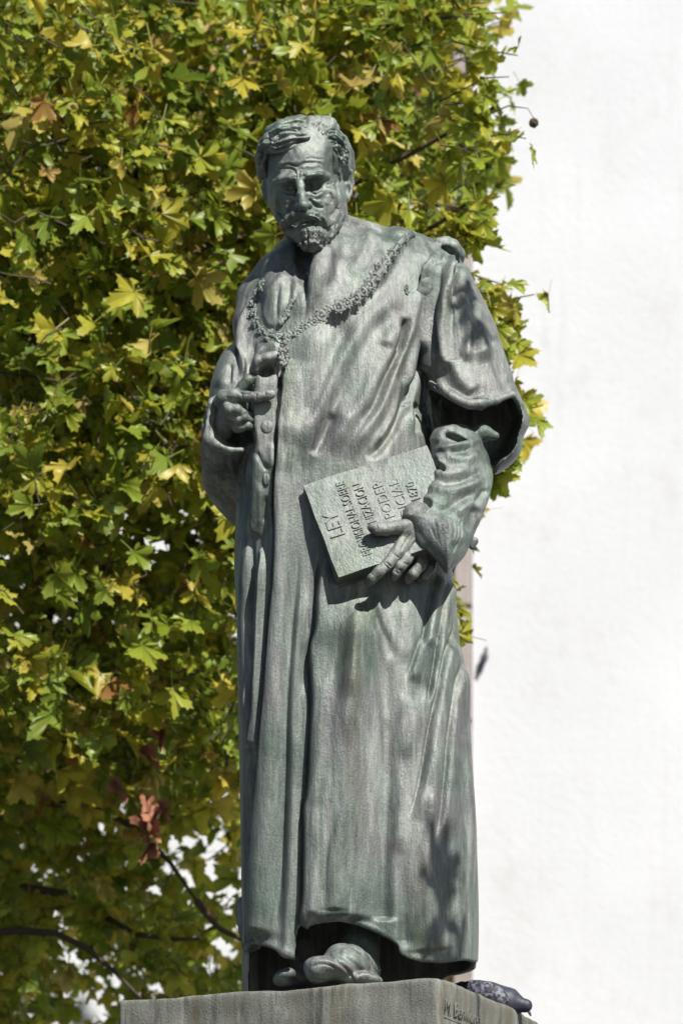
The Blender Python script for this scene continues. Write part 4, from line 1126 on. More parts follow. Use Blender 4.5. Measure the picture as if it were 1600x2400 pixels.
def build_book():
    TL, TR, BL = P(714, 1139, 200), P(1001, 1046, 178), P(801, 1350, 248)
    ex = (TR - TL); ey = (BL - TL); W = np.linalg.norm(ex); ex = ex / W
    H = np.linalg.norm(ey); n = np.cross(ey / H, ex); n /= np.linalg.norm(n)
    if n[1] > 0: n = -n
    ey = np.cross(ex, n); ey = ey if ey[2] < 0 else -ey
    th = 0.082
    def q(a, b, c): return TL + ex * a + ey * b + n * c
    def slab(name, a0, a1, b0, b1, c0, c1, bev, parent, wob=0.0):
        bm = bmesh.new(); bmesh.ops.create_cube(bm, size=1)
        bmesh.ops.subdivide_edges(bm, edges=bm.edges[:], cuts=9, use_grid_fill=True)
        for v in bm.verts:
            a = a0 + (a1 - a0) * (v.co.x + .5); b = b0 + (b1 - b0) * (v.co.y + .5); c = c0 + (c1 - c0) * (v.co.z + .5)
            if wob:
                a += wob * math.sin(b * 40 + c * 60); b += wob * math.sin(a * 35 + 1 + c * 50); c += wob * 0.8 * math.sin(a * 22 + b * 17)
            v.co = Vector(q(a, b, c))
        bmesh.ops.recalc_face_normals(bm, faces=bm.faces)
        return from_bm(name, bm, M['bronze_book'], parent, False)
    bk = slab('book', -0.004, W, -0.004, H, -0.010, 0, 0.004, statue, 0.0012)       # front cover
    slab('pages', -0.006, W - 0.01, 0.006, H - 0.010, -th + 0.011, -0.011, 0, bk, 0.0014)
    slab('back_cover', -0.018, W, -0.006, H, -th, -th + 0.010, 0, bk, 0.0012)
    # lettering: lines run from the lower edge up along the left edge
    rd = -ey; up = -ex
    rot = Matrix((Vector(rd), Vector(up), Vector(n))).transposed().to_4x4()
    def px_ab(u, v):
        # where the sight line through a measured point meets the cover
        o = np.array([0, -DIST, EYE]); w = P(u, v, 0) - o
        t = ((TL - o) @ n) / (w @ n); h = o + w * t - TL
        return h @ ex, h @ ey
    lines = [('LEY', (304, 838), (215, 668), 1.0), ('PROVISIONAL SOBRE', (480, 962), (305, 478), 1.0), ('ORGANIZACION', (592, 892), (430, 490), 1.0),
             ('DEL PODER', (668, 785), (546, 480), 1.0), ('JUDICIAL', (752, 742), (652, 456), 1.0), ('DE 1870', (830, 700), (772, 482), 1.0)]
    heights = [0.070, 0.045, 0.046, 0.048, 0.048, 0.044]
    bases = [(345, 822), (510, 945), (600, 885), (700, 780), (752, 655), (838, 640)]
    ends = [(298, 672), (352, 478), (458, 488), (572, 478), (680, 456), (790, 480)]
    for (txt, _, _, _), hh, s, e in zip(lines, heights, bases, ends):
        a0, b0 = px_ab(*Z4([s])[0]); a1, b1 = px_ab(*Z4([e])[0])
        cu = bpy.data.curves.new('lettering', 'FONT'); cu.body = txt; cu.extrude = 0.0026
        cu.size = hh; cu.resolution_u = 3
        cu.materials.append(M['bronze_book'])
        o = bpy.data.objects.new('lettering', cu); COL.objects.link(o)
        bpy.context.view_layer.update()
        width = o.dimensions.x
        want = b0 - b1
        if txt in ('DEL PODER', 'JUDICIAL', 'DE 1870'):
            sx = {'DEL PODER': 0.92, 'JUDICIAL': 0.95, 'DE 1870': 0.85}[txt]; start_b = b1 + width * sx
        else:
            sx = want / width; start_b = b0
        a = (a0 + a1) / 2
        mat = Matrix.Translation(Vector(q(a, start_b, 0.0010))) @ rot @ Matrix.Diagonal((sx, 1, 1, 1))
        dg = bpy.context.evaluated_depsgraph_get()
        me = bpy.data.meshes.new_from_object(o.evaluated_get(dg)); me.transform(mat); me.name = 'lettering'
        bpy.data.objects.remove(o); bpy.data.curves.remove(cu)
        lo = bpy.data.objects.new('lettering', me); COL.objects.link(lo)
        lo.parent = bk; lo.matrix_parent_inverse = world_matrix(bk).inverted()

def front_d(obj_tree, u, v, default):
    """depth of the statue's surface seen at (u, v), found with a sight line"""
    o = Vector((0, -DIST, EYE)); w = (Vector(P(u, v, 0)) - o).normalized()
    h = obj_tree.ray_cast(o, w)
    return default if h[0] is None else -h[0].y * PX

def tree_of(*objs):
    from mathutils.bvhtree import BVHTree
    V, Fc = [], []
    for o in objs:
        b = len(V); V += [v.co.copy() for v in o.data.vertices]; Fc += [tuple(b + i for i in p.vertices) for p in o.data.polygons]
    return BVHTree.FromPolygons(V, Fc)

def build_chain(robe):
    tr = tree_of(robe)
    path = smooth_pts([(968, 548), (950, 560), (928, 582), (911, 604), (895, 626), (880, 648), (862, 672), (845, 690), (824, 706), (797, 718), (769, 730), (748, 744), (725, 762), (700, 780), (676, 790), (650, 791), (626, 783), (608, 765), (599, 742), (598, 718), (604, 690), (616, 668)], 3)
    seg = np.r_[0, np.cumsum(np.linalg.norm(np.diff(path, axis=0), axis=1))]
    n = int(seg[-1] / 22.5)
    # the collar's braid under its links
    tp = []
    for s in np.linspace(0, seg[-1], 60):
        u, v = np.interp(s, seg, path[:, 0]), np.interp(s, seg, path[:, 1])
        tp.append((P(u, v, front_d(tr, u, v, 40) - 4), 6 / PX))
    V, Fc = tube_mesh([tp], 7)
    chain = link_mesh('collar_chain', V, Fc, M['bronze_dark'], statue, True)
    bmv = []
    protos = []
    for k in range(5):
        bm = bmesh.new(); r = random.Random(k)
        nj, ni = 14, 6; vs = []
        for j in range(nj):          # scrolled ring
            a = 2 * math.pi * j / nj; rr = .62 * (1 + .14 * math.sin(3 * a + k)); mi = .30 * (1 + .3 * math.sin(5 * a + 2 * k))
            vs.append([bm.verts.new((math.cos(a) * (rr + mi * math.cos(b_)), mi * math.sin(b_), math.sin(a) * (rr + mi * math.cos(b_)))) for b_ in [2 * math.pi * i / ni for i in range(ni)]])
        for j in range(nj):
            for i in range(ni):
                bm.faces.new((vs[j][i], vs[(j + 1) % nj][i], vs[(j + 1) % nj][(i + 1) % ni], vs[j][(i + 1) % ni]))
        for (x, z, q) in [(0, 0, .34), (0, .9, .24), (0, -.9, .24), (.66, .66, .17), (-.66, .66, .17), (.66, -.66, .17), (-.66, -.66, .17), (.95, 0, .24)]:
            q *= r.uniform(.8, 1.25)
            bmesh.ops.create_icosphere(bm, subdivisions=1, radius=q, matrix=Matrix.Translation((x + r.uniform(-.1, .1), -.1, z + r.uniform(-.1, .1))))
        bmesh.ops.recalc_face_normals(bm, faces=bm.faces)
        me = bpy.data.meshes.new('chain_link'); bm.to_mesh(me); bm.free()
        me.polygons.foreach_set('use_smooth', np.ones(len(me.polygons), bool)); me.materials.append(M['bronze_dark'])
        protos.append(me)
    for i in range(n + 1):
        s = seg[-1] * i / n
        u, v = np.interp(s, seg, path[:, 0]), np.interp(s, seg, path[:, 1])
        u2, v2 = np.interp(s + 4, seg, path[:, 0]), np.interp(s + 4, seg, path[:, 1])
        d = front_d(tr, u, v, 40)
        big = 1.0 + 0.16 * (i % 2)
        if u < 740: big *= 0.92
        big *= 0.55 + 0.45 * min(1, max(0, (v - 555) / 80))
        o = bpy.data.objects.new('chain_link', protos[i % 5]); COL.objects.link(o)
        o.parent = chain
        ang = math.atan2(-(v2 - v), u2 - u)
        o.matrix_basis = Matrix.Translation(Vector(P(u, v, d + 0.5))) @ Matrix.Rotation(-ang, 4, 'Y') @ Matrix.Diagonal((12.5 * big / PX, 6.5 / PX, 14.5 * big / PX, 1))
        o.matrix_parent_inverse = world_matrix(chain).inverted()
    # drops and tassel
    def lump(name, spots, parent, rng, sz):
        bm = bmesh.new()
        for (u, v, d) in spots:
            m = Matrix.Translation(Vector(P(u, v, d))) @ Matrix.Diagonal((sz * rng.uniform(.7, 1.3) / PX, sz * .7 / PX, sz * rng.uniform(.8, 1.6) / PX, 1))
            bmesh.ops.create_icosphere(bm, subdivisions=2, radius=1, matrix=m)
        return from_bm(name, bm, M['bronze_dark'], parent, True)
    r = random.Random(5)
    sp = []
    for k in range(46):
        t = k / 45; v = 800 + t * 56; wd = 4 + 9 * math.sin(min(1, t * 1.25) * 2.4) ** 2
        u = 664 + r.uniform(-wd, wd) + (2 if t > .5 else 0)
        sp.append((u, v, max(front_d(tr, u, v, 180), 176) + 5 + r.uniform(-2, 3)))
    tas = lump('tassel', sp, statue, r, 4.2)
    sp = []
    for a, b in zip(*[smooth_pts(np.array([(688, 700), (678, 722), (668, 742), (656, 760)]), 3).T[i] for i in (0, 1)]):
        for _ in range(2):
            u = a + r.uniform(-3, 3); v = b + r.uniform(-3, 3); sp.append((u, v, front_d(tr, u, v, 130) + 4))
    lump('neck_cord', sp, statue, r, 4.6)
    # little badge on the right breast
    sp = []
    for k in range(14):
        u = 953 + r.uniform(-6, 6) * (1 - abs(k - 7) / 9); v = 668 + k * 1.6; sp.append((u, v, front_d(tr, u, v, 130) + 1.5))
    lump('breast_badge', sp, statue, r, 2.6)
    # buttons
    for (u, v, ru, rv, ry) in ((626, 1000, 15, 15.5, 0), (624, 1122, 9, 15, 30)):
        d = front_d(tr, u, v, 180)
        bm = bmesh.new(); bmesh.ops.create_uvsphere(bm, u_segments=28, v_segments=12, radius=1)
        for w in bm.verts:
            rr = math.hypot(w.co.x, w.co.y)
            w.co.z = w.co.z * (1 - 0.5 * math.exp(-(w.co.x / .12) ** 2) * (w.co.z > 0))
        m = Matrix.Translation(Vector(P(u, v, d + 0.5))) @ Matrix.Rotation(math.radians(90), 4, 'X') @ Matrix.Diagonal((ru / PX, rv / PX, 4.0 / PX, 1))
        bmesh.ops.transform(bm, matrix=m, verts=bm.verts)
        from_bm('button', bm, M['bronze_dark'], statue, True)

def build_shoes():
    F = Field(P(700, 2345, 190) - np.array([0, .2, 0.02]), P(910, 2190, 190) + np.array([0, .25, .05]), 0.0032)
    F.ell((770, 2270, 200), (58, 60, 26), (0, 8, 0), 0)
    F.ell((744, 2280, 212), (27, 40, 26), (0, 0, 0), 20)
    F.ell((816, 2254, 165), (56, 64, 38), (0, 24, 0), 26)
    F.chain([(850, 2280, 130, 40), (842, 2225, 110, 44), (850, 2140, 60, 50)], k=16)
    F.ell((842, 2300, 170), (54, 60, 20), (0, 0, 0), 10)
    S = F.mesh(2)
    R = Relief(690, 2180, 920, 2330, 1.5)
    R.edge([(770, 2238), (794, 2256), (818, 2276), (832, 2304)], 6, 14, 2, side=-1, groove=4, fade=0.1)
    R.ridge([(722, 2262), (748, 2252), (778, 2256), (806, 2276), (824, 2300)], 3.5, 2.6)
    R.ridge([(722, 2270), (748, 2260), (774, 2264), (800, 2282)], 2.5, -2.2)
    R.edge([(808, 2208), (836, 2224), (866, 2250), (888, 2286)], 6, 14, 2, side=-1, groove=4, fade=0.1)
    R.ridge([(830, 2300), (850, 2284), (872, 2290)], 4, 4); R.ridge([(790, 2230), (830, 2250), (862, 2280)], 8, 4)
    R.ridge([(724, 2292), (760, 2300), (810, 2304)], 3, -4, .1)
    S.carve(R, 3)
    S.build('shoe', M['bronze'], statue)
    F = Field(P(630, 2345, 120) - np.array([0, .2, 0.02]), P(740, 2220, 120) + np.array([0, .25, .05]), 0.0036)
    F.chain([(690, 2292, 100, 16), (704, 2286, 40, 26), (714, 2200, -10, 36)], k=16)
    F.ell((668, 2290, 118), (30, 50, 19), (0, -22, 0), 14)
    F.mesh(2).build('shoe', M['bronze'], statue)

robe_o = build_robe(); build_cuff(); build_right_hand(); build_left_hand(); build_book(); build_chain(robe_o); build_shoes(); build_head()
# ------------------------------------------------------------------ PIGEON
def feather_mat():
    m, nt, b = new_mat('pigeon_wing')
    v = mapping(nt, (1, 1, 1), (0, .5, .3)); n = N_(nt, 'ShaderNodeTexVoronoi'); n.inputs['Scale'].default_value = 62
    nt.links.new(v, n.inputs['Vector']); ns = noise(nt, v, 70, 3, .6)
    c = ramp(nt, n.outputs['Distance'], [(0.26, (0.014, 0.014, 0.022)), (0.46, (0.17, 0.17, 0.22))])
    c = mix(nt, ramp(nt, ns, [(.42, (0, 0, 0)), (.56, (1, 1, 1))]), c, (0.020, 0.020, 0.030))
    nt.links.new(c, b.inputs['Base Color']); b.inputs['Roughness'].default_value = 0.6
    return m
def build_pigeon():
    dark = simple_mat('pigeon_slate', (0.035, 0.037, 0.058), 0.5, 0.45, 60, 0.4, 0, 0.001); tailm = simple_mat('pigeon_tail', (0.018, 0.018, 0.022), 0.55, 0.4, 60, 0.4)
    pink = simple_mat('pigeon_leg', (0.35, 0.12, 0.10), 0.6); wing = feather_mat()
    base = P(1160, 2345, -110); root = empty('pigeon', (base[0], base[1], PL_Z))
    tag(root, 'dark speckled pigeon crouching on the edge of the pedestal behind the statue', 'pigeon')
    F = Field(P(1040, 2460, -110) - np.array([0, .22, 0]), P(1260, 2270, -110) + np.array([0, .22, .03]), 0.0024)
    F.ell((1150, 2340, -108), (62, 40, 38), (0, 22, -12), 0)
    F.ell((1186, 2352, -104), (38, 36, 36), (0, 30, -10), 14)
    F.chain([(1196, 2346, -102, 27), (1214, 2354, -96, 17), (1228, 2358, -92, 13)], k=10)
    F.ell((1231, 2357, -91), (16, 14, 16), (0, 20, 0), 4)
    F.chain([(1240, 2374, -88, 4), (1243, 2381, -86, 2)], k=3)
    body = F.mesh(1).build('body', dark, root)
    for s in (1, -1):
        F = Field(P(1040, 2440, -110) - np.array([0, .2, 0]), P(1230, 2270, -110) + np.array([0, .2, .03]), 0.0024)
        F.ell((1136, 2332, -108 + s * 24), (60, 22, 32), (0, 20, -12 - s * 6), 0)
        F.ell((1100, 2318, -112 + s * 14), (34, 12, 15), (0, 10, -10), 10)
        F.mesh(1).build('wing', wing, root)
    F = Field(P(1030, 2400, -110) - np.array([0, .2, 0]), P(1150, 2270, -110) + np.array([0, .2, .03]), 0.0024)
    F.chain([(1106, 2318, -112, 15), (1082, 2312, -120, 11), (1060, 2312, -126, 6)], k=6)
    F.chain([(1092, 2322, -114, 12), (1056, 2318, -110, 6)], k=6)
    F.mesh(1).build('tail', tailm, root)
    for d in (-125, -95):
        t = P(1166, 2376, d); V, Fc = tube_mesh([[((t[0], t[1], PL_Z + .05), .006), ((t[0] + .01, t[1], PL_Z + .012), .004), ((t[0] + .04, t[1] + .005, PL_Z + .003), .003)]], 6)
        link_mesh('leg', V, Fc, pink, root, True)
    for d in (-82, -102):
        bm = bmesh.new(); bmesh.ops.create_icosphere(bm, subdivisions=2, radius=.003, matrix=Matrix.Translation(Vector(P(1234, 2360, d))))
        from_bm('eye', bm, simple_mat('pigeon_eye', (.4, .12, .03), .2), root, True)
build_pigeon()

# ------------------------------------------------------------------ PLANE TREES
def leaf_mat(name, by_object):
    m, nt, b = new_mat(name)
    if by_object: val = N_(nt, 'ShaderNodeObjectInfo').outputs['Random']
    else:
        a = N_(nt, 'ShaderNodeAttribute'); a.attribute_name = 'tint'; val = a.outputs['Fac']
    c = ramp(nt, val, [(0.0, (0.115, 0.190, 0.024)), (0.18, (0.200, 0.290, 0.032)), (0.38, (0.30, 0.385, 0.038)), (0.55, (0.42, 0.445, 0.044)), (0.70, (0.53, 0.475, 0.050)), (0.84, (0.60, 0.49, 0.07)), (0.93, (0.60, 0.50, 0.16)), (0.965, (0.42, 0.21, 0.05)), (1.0, (0.20, 0.085, 0.04))])
    v = mapping(nt, (1, 1, 1)); n = noise(nt, v, 14, 5, .6)
    c = mix(nt, ramp(nt, n, [(.45, (0, 0, 0)), (.72, (.6,)*3)]), c, (0.34, 0.28, 0.045))
    n2 = noise(nt, v, 60, 3, .6)
    c = mix(nt, ramp(nt, n2, [(.66, (0, 0, 0)), (.74, (.5,)*3)]), c, (0.16, 0.08, 0.03))
    ve = N_(nt, 'ShaderNodeAttribute'); ve.attribute_name = 'vein'
    c = mix(nt, ramp(nt, ve.outputs['Fac'], [(.80, (0, 0, 0)), (.97, (.5,)*3)]), c, (0.27, 0.29, 0.10))
    nt.links.new(c, b.inputs['Base Color']); b.inputs['Roughness'].default_value = 0.42
    b.inputs['Specular IOR Level'].default_value = 0.5
    tr = N_(nt, 'ShaderNodeBsdfTranslucent'); nt.links.new(c, tr.inputs[0])
    ms = N_(nt, 'ShaderNodeMixShader'); ms.inputs[0].default_value = 0.45
    nt.links.new(b.outputs[0], ms.inputs[1]); nt.links.new(tr.outputs[0], ms.inputs[2])
    nt.links.new(ms.outputs[0], nt.nodes['Material Output'].inputs['Surface'])
    return m
M['leaf'] = leaf_mat('leaf_single', True); M['leaf_mass'] = leaf_mat('leaf_mass', False)
M['bark'] = stone_mat('plane_bark', [(0.10, 0.085, 0.06), (0.17, 0.15, 0.115), (0.27, 0.25, 0.19)], 5.0, 0.9, 0.006)
M['twig'] = simple_mat('twig_bark', (0.085, 0.065, 0.045), 0.85, 0.2, 20)
M['dry'] = simple_mat('dry_leaf', (0.30, 0.13, 0.075), 0.7, 0.3, 20, 0.35)

def leaf_shape(k):
    """one plane-tree leaf, 1 unit across: five toothed lobes, folded along its ribs"""
    r = random.Random(100 + k)
    tips = [(-128, .50), (-64, .84), (0, 1.0), (64, .84), (128, .50)]
    ring = [(-176, .10, 0)]
    for i, (a, R) in enumerate(tips):
        a += r.uniform(-7, 7); R *= r.uniform(.88, 1.1)
        w = 27 if abs(i - 2) < 2 else 22
        ring += [(a - w * 1.0, R * .60, 0), (a - w * .62, R * .72, 0), (a - w * .60, R * .82, 0), (a - w * .24, R * .84, 0), (a, R, 1), (a + w * .28, R * .83, 0), (a + w * .62, R * .84, 0), (a + w * .64, R * .70, 0), (a + w * 1.0, R * .58, 0)]
        if i < 4: ring.append((a + 32, .43 + r.uniform(-.05, .06), .0))
    ring.append((176, .10, 0))
    fold = r.uniform(.05, .75); droop = r.uniform(-.3, .75); tw = r.uniform(-.4, .4); ph = r.uniform(0, 6)
    V = [(0, 0, 0)]; vein = [1.0]
    for a, R, ve in ring:
        t = math.radians(a); x = R * math.sin(t) * .62; y = R * math.cos(t) * .62
        z = fold * abs(x) - droop * (y * y + x * x) * (1 if y > 0 else .4) + tw * x * y + .05 * math.sin(a * .12 + ph)
        V.append((x, y + .12, z)); vein.append(ve)
    # petiole
    n = len(V); V += [(-.012, .03, 0), (.012, .03, 0), (.014, -.5, -.10), (-.010, -.5, -.10)]; vein += [1.2] * 4
    F = [(0, i, i + 1) for i in range(1, n - 1)] + [(n, n + 1, n + 2, n + 3)]
    return np.array(V), F, np.array(vein)
LEAVES = [leaf_shape(k) for k in range(16)]
def leaf_object_mesh(k, name='leaf', mat=None):
    V, F, ve = LEAVES[k]
    me = bpy.data.meshes.new(name); me.from_pydata([tuple(v) for v in V], [], F); me.update()
    at = me.attributes.new('vein', 'FLOAT', 'POINT'); at.data.foreach_set('value', ve.astype(np.float32))
    me.polygons.foreach_set('use_smooth', np.ones(len(me.polygons), bool))
    me.materials.append(mat or M['leaf']); return me

def place_matrix(pos, normal, tipdir, size):
    n = Vector(normal).normalized(); t = Vector(tipdir); t = (t - n * t.dot(n)).normalized(); x = t.cross(n)
    m = Matrix((x, t, n)).transposed().to_4x4()
    return Matrix.Translation(Vector(pos)) @ m @ Matrix.Scale(size, 4)

def mass_mesh(name, mats, kinds, tints, parent, mat):
    Vs, Fs, Ve, Ti, b = [], [], [], [], 0
    for m, k, t in zip(mats, kinds, tints):
        V, F, ve = LEAVES[k]; A = np.array(m)
        Vs.append(V @ A[:3, :3].T + A[:3, 3]); Fs += [tuple(b + i for i in f) for f in F]; Ve.append(ve); Ti.append(np.full(len(V), t)); b += len(V)
    me = bpy.data.meshes.new(name); me.from_pydata(np.vstack(Vs).tolist(), [], Fs); me.update()
    for nm, arr in (('vein', Ve), ('tint', Ti)):
        at = me.attributes.new(nm, 'FLOAT', 'POINT'); at.data.foreach_set('value', np.concatenate(arr).astype(np.float32))
    me.polygons.foreach_set('use_smooth', np.ones(len(me.polygons), bool)); me.materials.append(mat)
    o = bpy.data.objects.new(name, me); COL.objects.link(o); o.parent = parent; o.matrix_parent_inverse = world_matrix(parent).inverted()
    o['kind'] = 'stuff'; return o

CROWN = Outline([(-700, -500), (1000, -500), (1170, -60), (1196, 20), (1170, 80), (1150, 150), (1140, 230), (1160, 270), (1195, 310), (1195, 370), (1160, 450), (1100, 520), (1070, 590), (1090, 650), (1160, 700), (1190, 770), (1180, 850), (1200, 930),
                 (1220, 1000), (1200, 1060), (1140, 1110), (1080, 1150), (1060, 1330), (1060, 1450), (1020, 1500), (900, 1800), (780, 2100), (640, 2460), (300, 2620), (-700, 2700)], res=10, pad=60)
GAPS = [(410, 1250, 62, 34), (300, 1262, 24, 22), (505, 1990, 20, 16), (525, 2035, 26, 12), (440, 2080, 12, 8), (528, 2220, 26, 14), (536, 1890, 10, 8), (250, 2360, 46, 30), (160, 2250, 20, 26), (510, 60, 26, 16), (480, 220, 12, 16), (520, 580, 22, 12), (215, 745, 14, 14), (300, 2090, 30, 22), (160, 2030, 26, 14), (1030, 330, 16, 40), (1094, 340, 14, 60)]

def build_tree():
    rg = np.random.default_rng(21)
    root = empty('plane_tree', (-3.4, 5.2, 0))
    tag(root, 'large plane tree with green and yellow autumn leaves behind the statue', 'tree', 'plane trees of the square')
    # limbs
    trunk = [((-3.4, 5.2, -0.05), .34), ((-3.35, 5.2, 1.2), .27), ((-3.3, 5.15, 2.6), .235), ((-3.1, 5.1, 4.0), .20), ((-2.8, 5.0, 5.6), .15), ((-2.6, 4.9, 7.5), .10), ((-2.5, 4.9, 9.6), .05)]
    V, Fc = tube_mesh([trunk], 14); link_mesh('trunk', V, Fc, M['bark'], root, True)
    limbs = []
    def limb(pts, r0, r1):
        pts = smooth_pts(np.array([Py(u, v, y) if len(q) == 3 else q for q in pts for (u, v, y) in [q]]), .25)
        rr = np.linspace(r0, r1, len(pts)); limbs.append([(p, r) for p, r in zip(pts, rr)]); return pts
    specs = [[(-300, 2300, 5.0), (60, 2080, 4.6), (320, 2190, 4.2), (470, 2200, 4.0)], [(-300, 2050, 5.0), (100, 1880, 4.2), (330, 1950, 4.0), (460, 2110, 3.8)], [(-300, 1900, 5.0), (60, 1560, 4.6), (150, 1500, 4.4), (260, 1300, 4.2), (420, 1150, 4.0), (560, 1020, 3.6)],
             [(-200, 1700, 5.0), (50, 1640, 4.4), (120, 1400, 4.4), (130, 1250, 4.4), (260, 900, 4.4), (480, 620, 4.0), (700, 500, 3.4), (1000, 340, 3.0), (1160, 250, 2.8)], [(-200, 1300, 5), (120, 800, 4.8), (300, 420, 4.6), (380, 150, 4.4), (420, -200, 4.2)],
             [(260, 900, 4.4), (420, 700, 4.2), (620, 820, 3.8), (900, 860, 3.2), (1150, 950, 2.8)], [(300, 420, 4.6), (600, 220, 4.0), (860, 60, 3.6), (1100, 40, 3.0)], [(700, 500, 3.4), (940, 560, 3.0), (1090, 480, 2.8)], [(900, 860, 3.2), (1060, 740, 2.9), (1190, 700, 2.7)],
             [(460, 2110, 3.8), (520, 2180, 3.8), (620, 2220, 3.6)], [(-300, 2250, 5), (40, 2180, 4.2), (200, 2220, 4.0), (330, 2340, 3.8)]]
    for i, s in enumerate(specs): limb(s, .030 if s[0][0] < 0 else .016, .007)
    bx = tube_mesh(limbs, 7); link_mesh('branch', *bx, M['twig'], root, True)
    allp = np.array([p for l in limbs for p, _ in l])
    mats, kinds, tints, score = [], [], [], []
    sprays = []
    SUNV = Vector(SUN_DIR)
    def leaf_at(p, out, size, tint, lay):
        d = Vector((rg.normal(), rg.normal(), rg.normal()))
        nrm = Vector((0.22, -0.55, 0.55)) + d * .66
        tip = Vector(out) * .7 + Vector((rg.normal(0, .5), rg.normal(0, .4), -0.75 + rg.normal(0, .35)))
        mats.append(place_matrix(p, nrm, tip, size)); kinds.append(int(rg.integers(0, len(LEAVES)))); tints.append(tint)
        u, v = proj(np.array(p)); vis = (0 < u < 1600 and 0 < v < 2400) and not (560 < u < 1120 and 600 < v < 2300)
        vis = vis and u > 0
        score.append((6 - p[1]) * (1.0 if vis else -10) + abs(nrm.normalized().y) * .8 + size * 6)
    n = 0
    target = 4300
    while n < target:
        u = rg.uniform(-120, 1300); v = rg.uniform(-120, 2520); y = 2.6 + rg.beta(1.25, 1.0) * 3.0 + 1.5 * float(sstep(1450, 2150, v))
        s = float(CROWN.sample(np.array([u]), np.array([v]))[0])
        if s > rg.uniform(-44, 6): continue
        if 640 < u < 1040 and 640 < v < 1300 and rg.random() < .75: continue
        if u > 600 and v > 1500: continue
        gp = 0
        for (gu, gv, ga, gb) in GAPS[:12]: gp = max(gp, 1 - ((u - gu) / (ga + 46)) ** 2 - ((v - gv) / (gb + 44)) ** 2)
        if gp > 0: continue
        if 680 < u < 1110 and 40 < v < 300 and rg.random() < .42: continue
        if 1030 < u < 1110 and v < 640 and rg.random() < .45: continue
        # thin out towards the bottom so that the wall shows
        if v > 1800 and rg.random() < .30: continue
        c = Py(u, v, y)
        k = int(rg.integers(2, 5)); az = rg.uniform(0, 6.28)
        out = np.array([math.cos(az), -abs(math.sin(az)) * .8, rg.uniform(-.5, .25)])
        # twig back towards the nearest limb
        j = np.argmin(((allp - c) ** 2).sum(1)); back = allp[j]
        L = np.linalg.norm(back - c)
        b0 = c + (back - c) * min(1, .34 / max(L, .01))
        if L > .02: b0 = c + (b0 - c) * .6 + np.linalg.norm(b0 - c) * rg.normal(0, .22, 3)
        if rg.random() < .40: sprays.append([(b0, .0042), ((b0 * .6 + c * .4) + rg.normal(0, .02, 3), .0036), ((b0 * .25 + c * .75) + rg.normal(0, .02, 3), .003), (c, .0022)])
        yel = 0.5 + 0.25 * math.sin(u * .009 + 1.3) * math.sin(v * .006) + (0.12 if v > 1100 else -.06)
        for q in range(k):
            t = q / max(1, k - 1)
            p = b0 * (1 - t) + c * t + rg.normal(0, .045, 3)
            w = rg.random()
            tint = np.clip(rg.normal(.30 + .24 * (yel - .3), .16), 0, .64) if w < .70 else (rg.uniform(.55, .80) if w < .90 else (rg.uniform(.80, .94) if w < .985 else rg.uniform(.95, 1)))
            leaf_at(p, out * rg.uniform(.3, 1) + np.array([0, -.3, 0]), (.080 + .125 * rg.random() ** 1.3), float(tint), 0)
            n += 1 if False else 0
        n += 1
    # the rest of the crown, round the trunk and up, beyond the frame
    for _ in range(900):
        c = np.array([rg.normal(-3.4, 1.5), rg.normal(5.4, 1.0), rg.uniform(3.6, 11.5)])
        u, v = proj(c)
        if u > -110 and -110 < v < 2520: continue
        if c[1] < 3 or c[1] > 7.8: continue
        for q in range(4):
            w = rg.random(); leaf_at(c + rg.normal(0, .12, 3), rg.normal(0, 1, 3) + np.array([0, -.3, 0]), rg.uniform(.10, .21), float(np.clip(rg.normal(.35, .18), 0, .9)), 0)
    # ragged spur shoots in front of the white wall
    tipsU = [(1196, 30), (1230, 130), (1210, 180), (1166, 120), (1250, 325), (1200, 300), (1190, 460), (1150, 570), (1270, 690), (1230, 745), (1290, 950), (1250, 1010), (1240, 1070), (1190, 1110), (1130, 1140), (1104, 1470), (1108, 1440), (1084, 1520), (1150, 240), (1180, 215), (1220, 900), (1235, 800), (1140, 190)]
    for _ in range(46):
        if rg.random() < .72: tipsU.append((rg.uniform(1110, 1225), rg.uniform(665, 1125)))
        else: tipsU.append((rg.uniform(1080, 1165), rg.uniform(330, 560)))
    for (u, v) in tipsU:
        y = rg.uniform(2.5, 3.0); c = Py(u - 18, v, y); b0 = Py(u - 110, v + rg.uniform(-40, 50), y + .1)
        if u < 1120: b0 = Py(u - 80, v - 10, y)
        sprays.append([(b0, .004), ((b0 + c) / 2, .003), (c, .002)])
        for q in range(3):
            p = c + rg.normal(0, .025, 3) - (c - b0) * q * .33
            leaf_at(p, (c - b0) * 4, rg.uniform(.10, .15), float(rg.uniform(.2, .72)), 0)
    V, Fc = tube_mesh(sprays, 4); tw = link_mesh('twigs', V, Fc, M['twig'], root); tw['kind'] = 'stuff'
    order = np.argsort(-np.array(score)); top = set(order[:300].tolist())
    meshes = [leaf_object_mesh(k) for k in range(len(LEAVES))]
    # leaf objects take their tint from the object's own random number, so pick meshes freely
    for i in order[:300]:
        o = bpy.data.objects.new('leaf', meshes[kinds[i]]); COL.objects.link(o); o.parent = root
        o.matrix_parent_inverse = world_matrix(root).inverted(); o.matrix_basis = mats[i]
    rest = [i for i in range(len(mats)) if i not in top]
    mass_mesh('foliage', [mats[i] for i in rest], [kinds[i] for i in rest], [tints[i] for i in rest], root, M['leaf_mass'])
    print('leaves', len(mats))
    # seed balls
    bm = bmesh.new()
    bmesh.ops.create_icosphere(bm, subdivisions=3, radius=.018)
    for v in bm.verts: v.co *= 1 + .12 * math.sin(v.index * 2.4)
    me = bpy.data.meshes.new('seed_ball'); bm.to_mesh(me); bm.free(); me.materials.append(M['twig'])
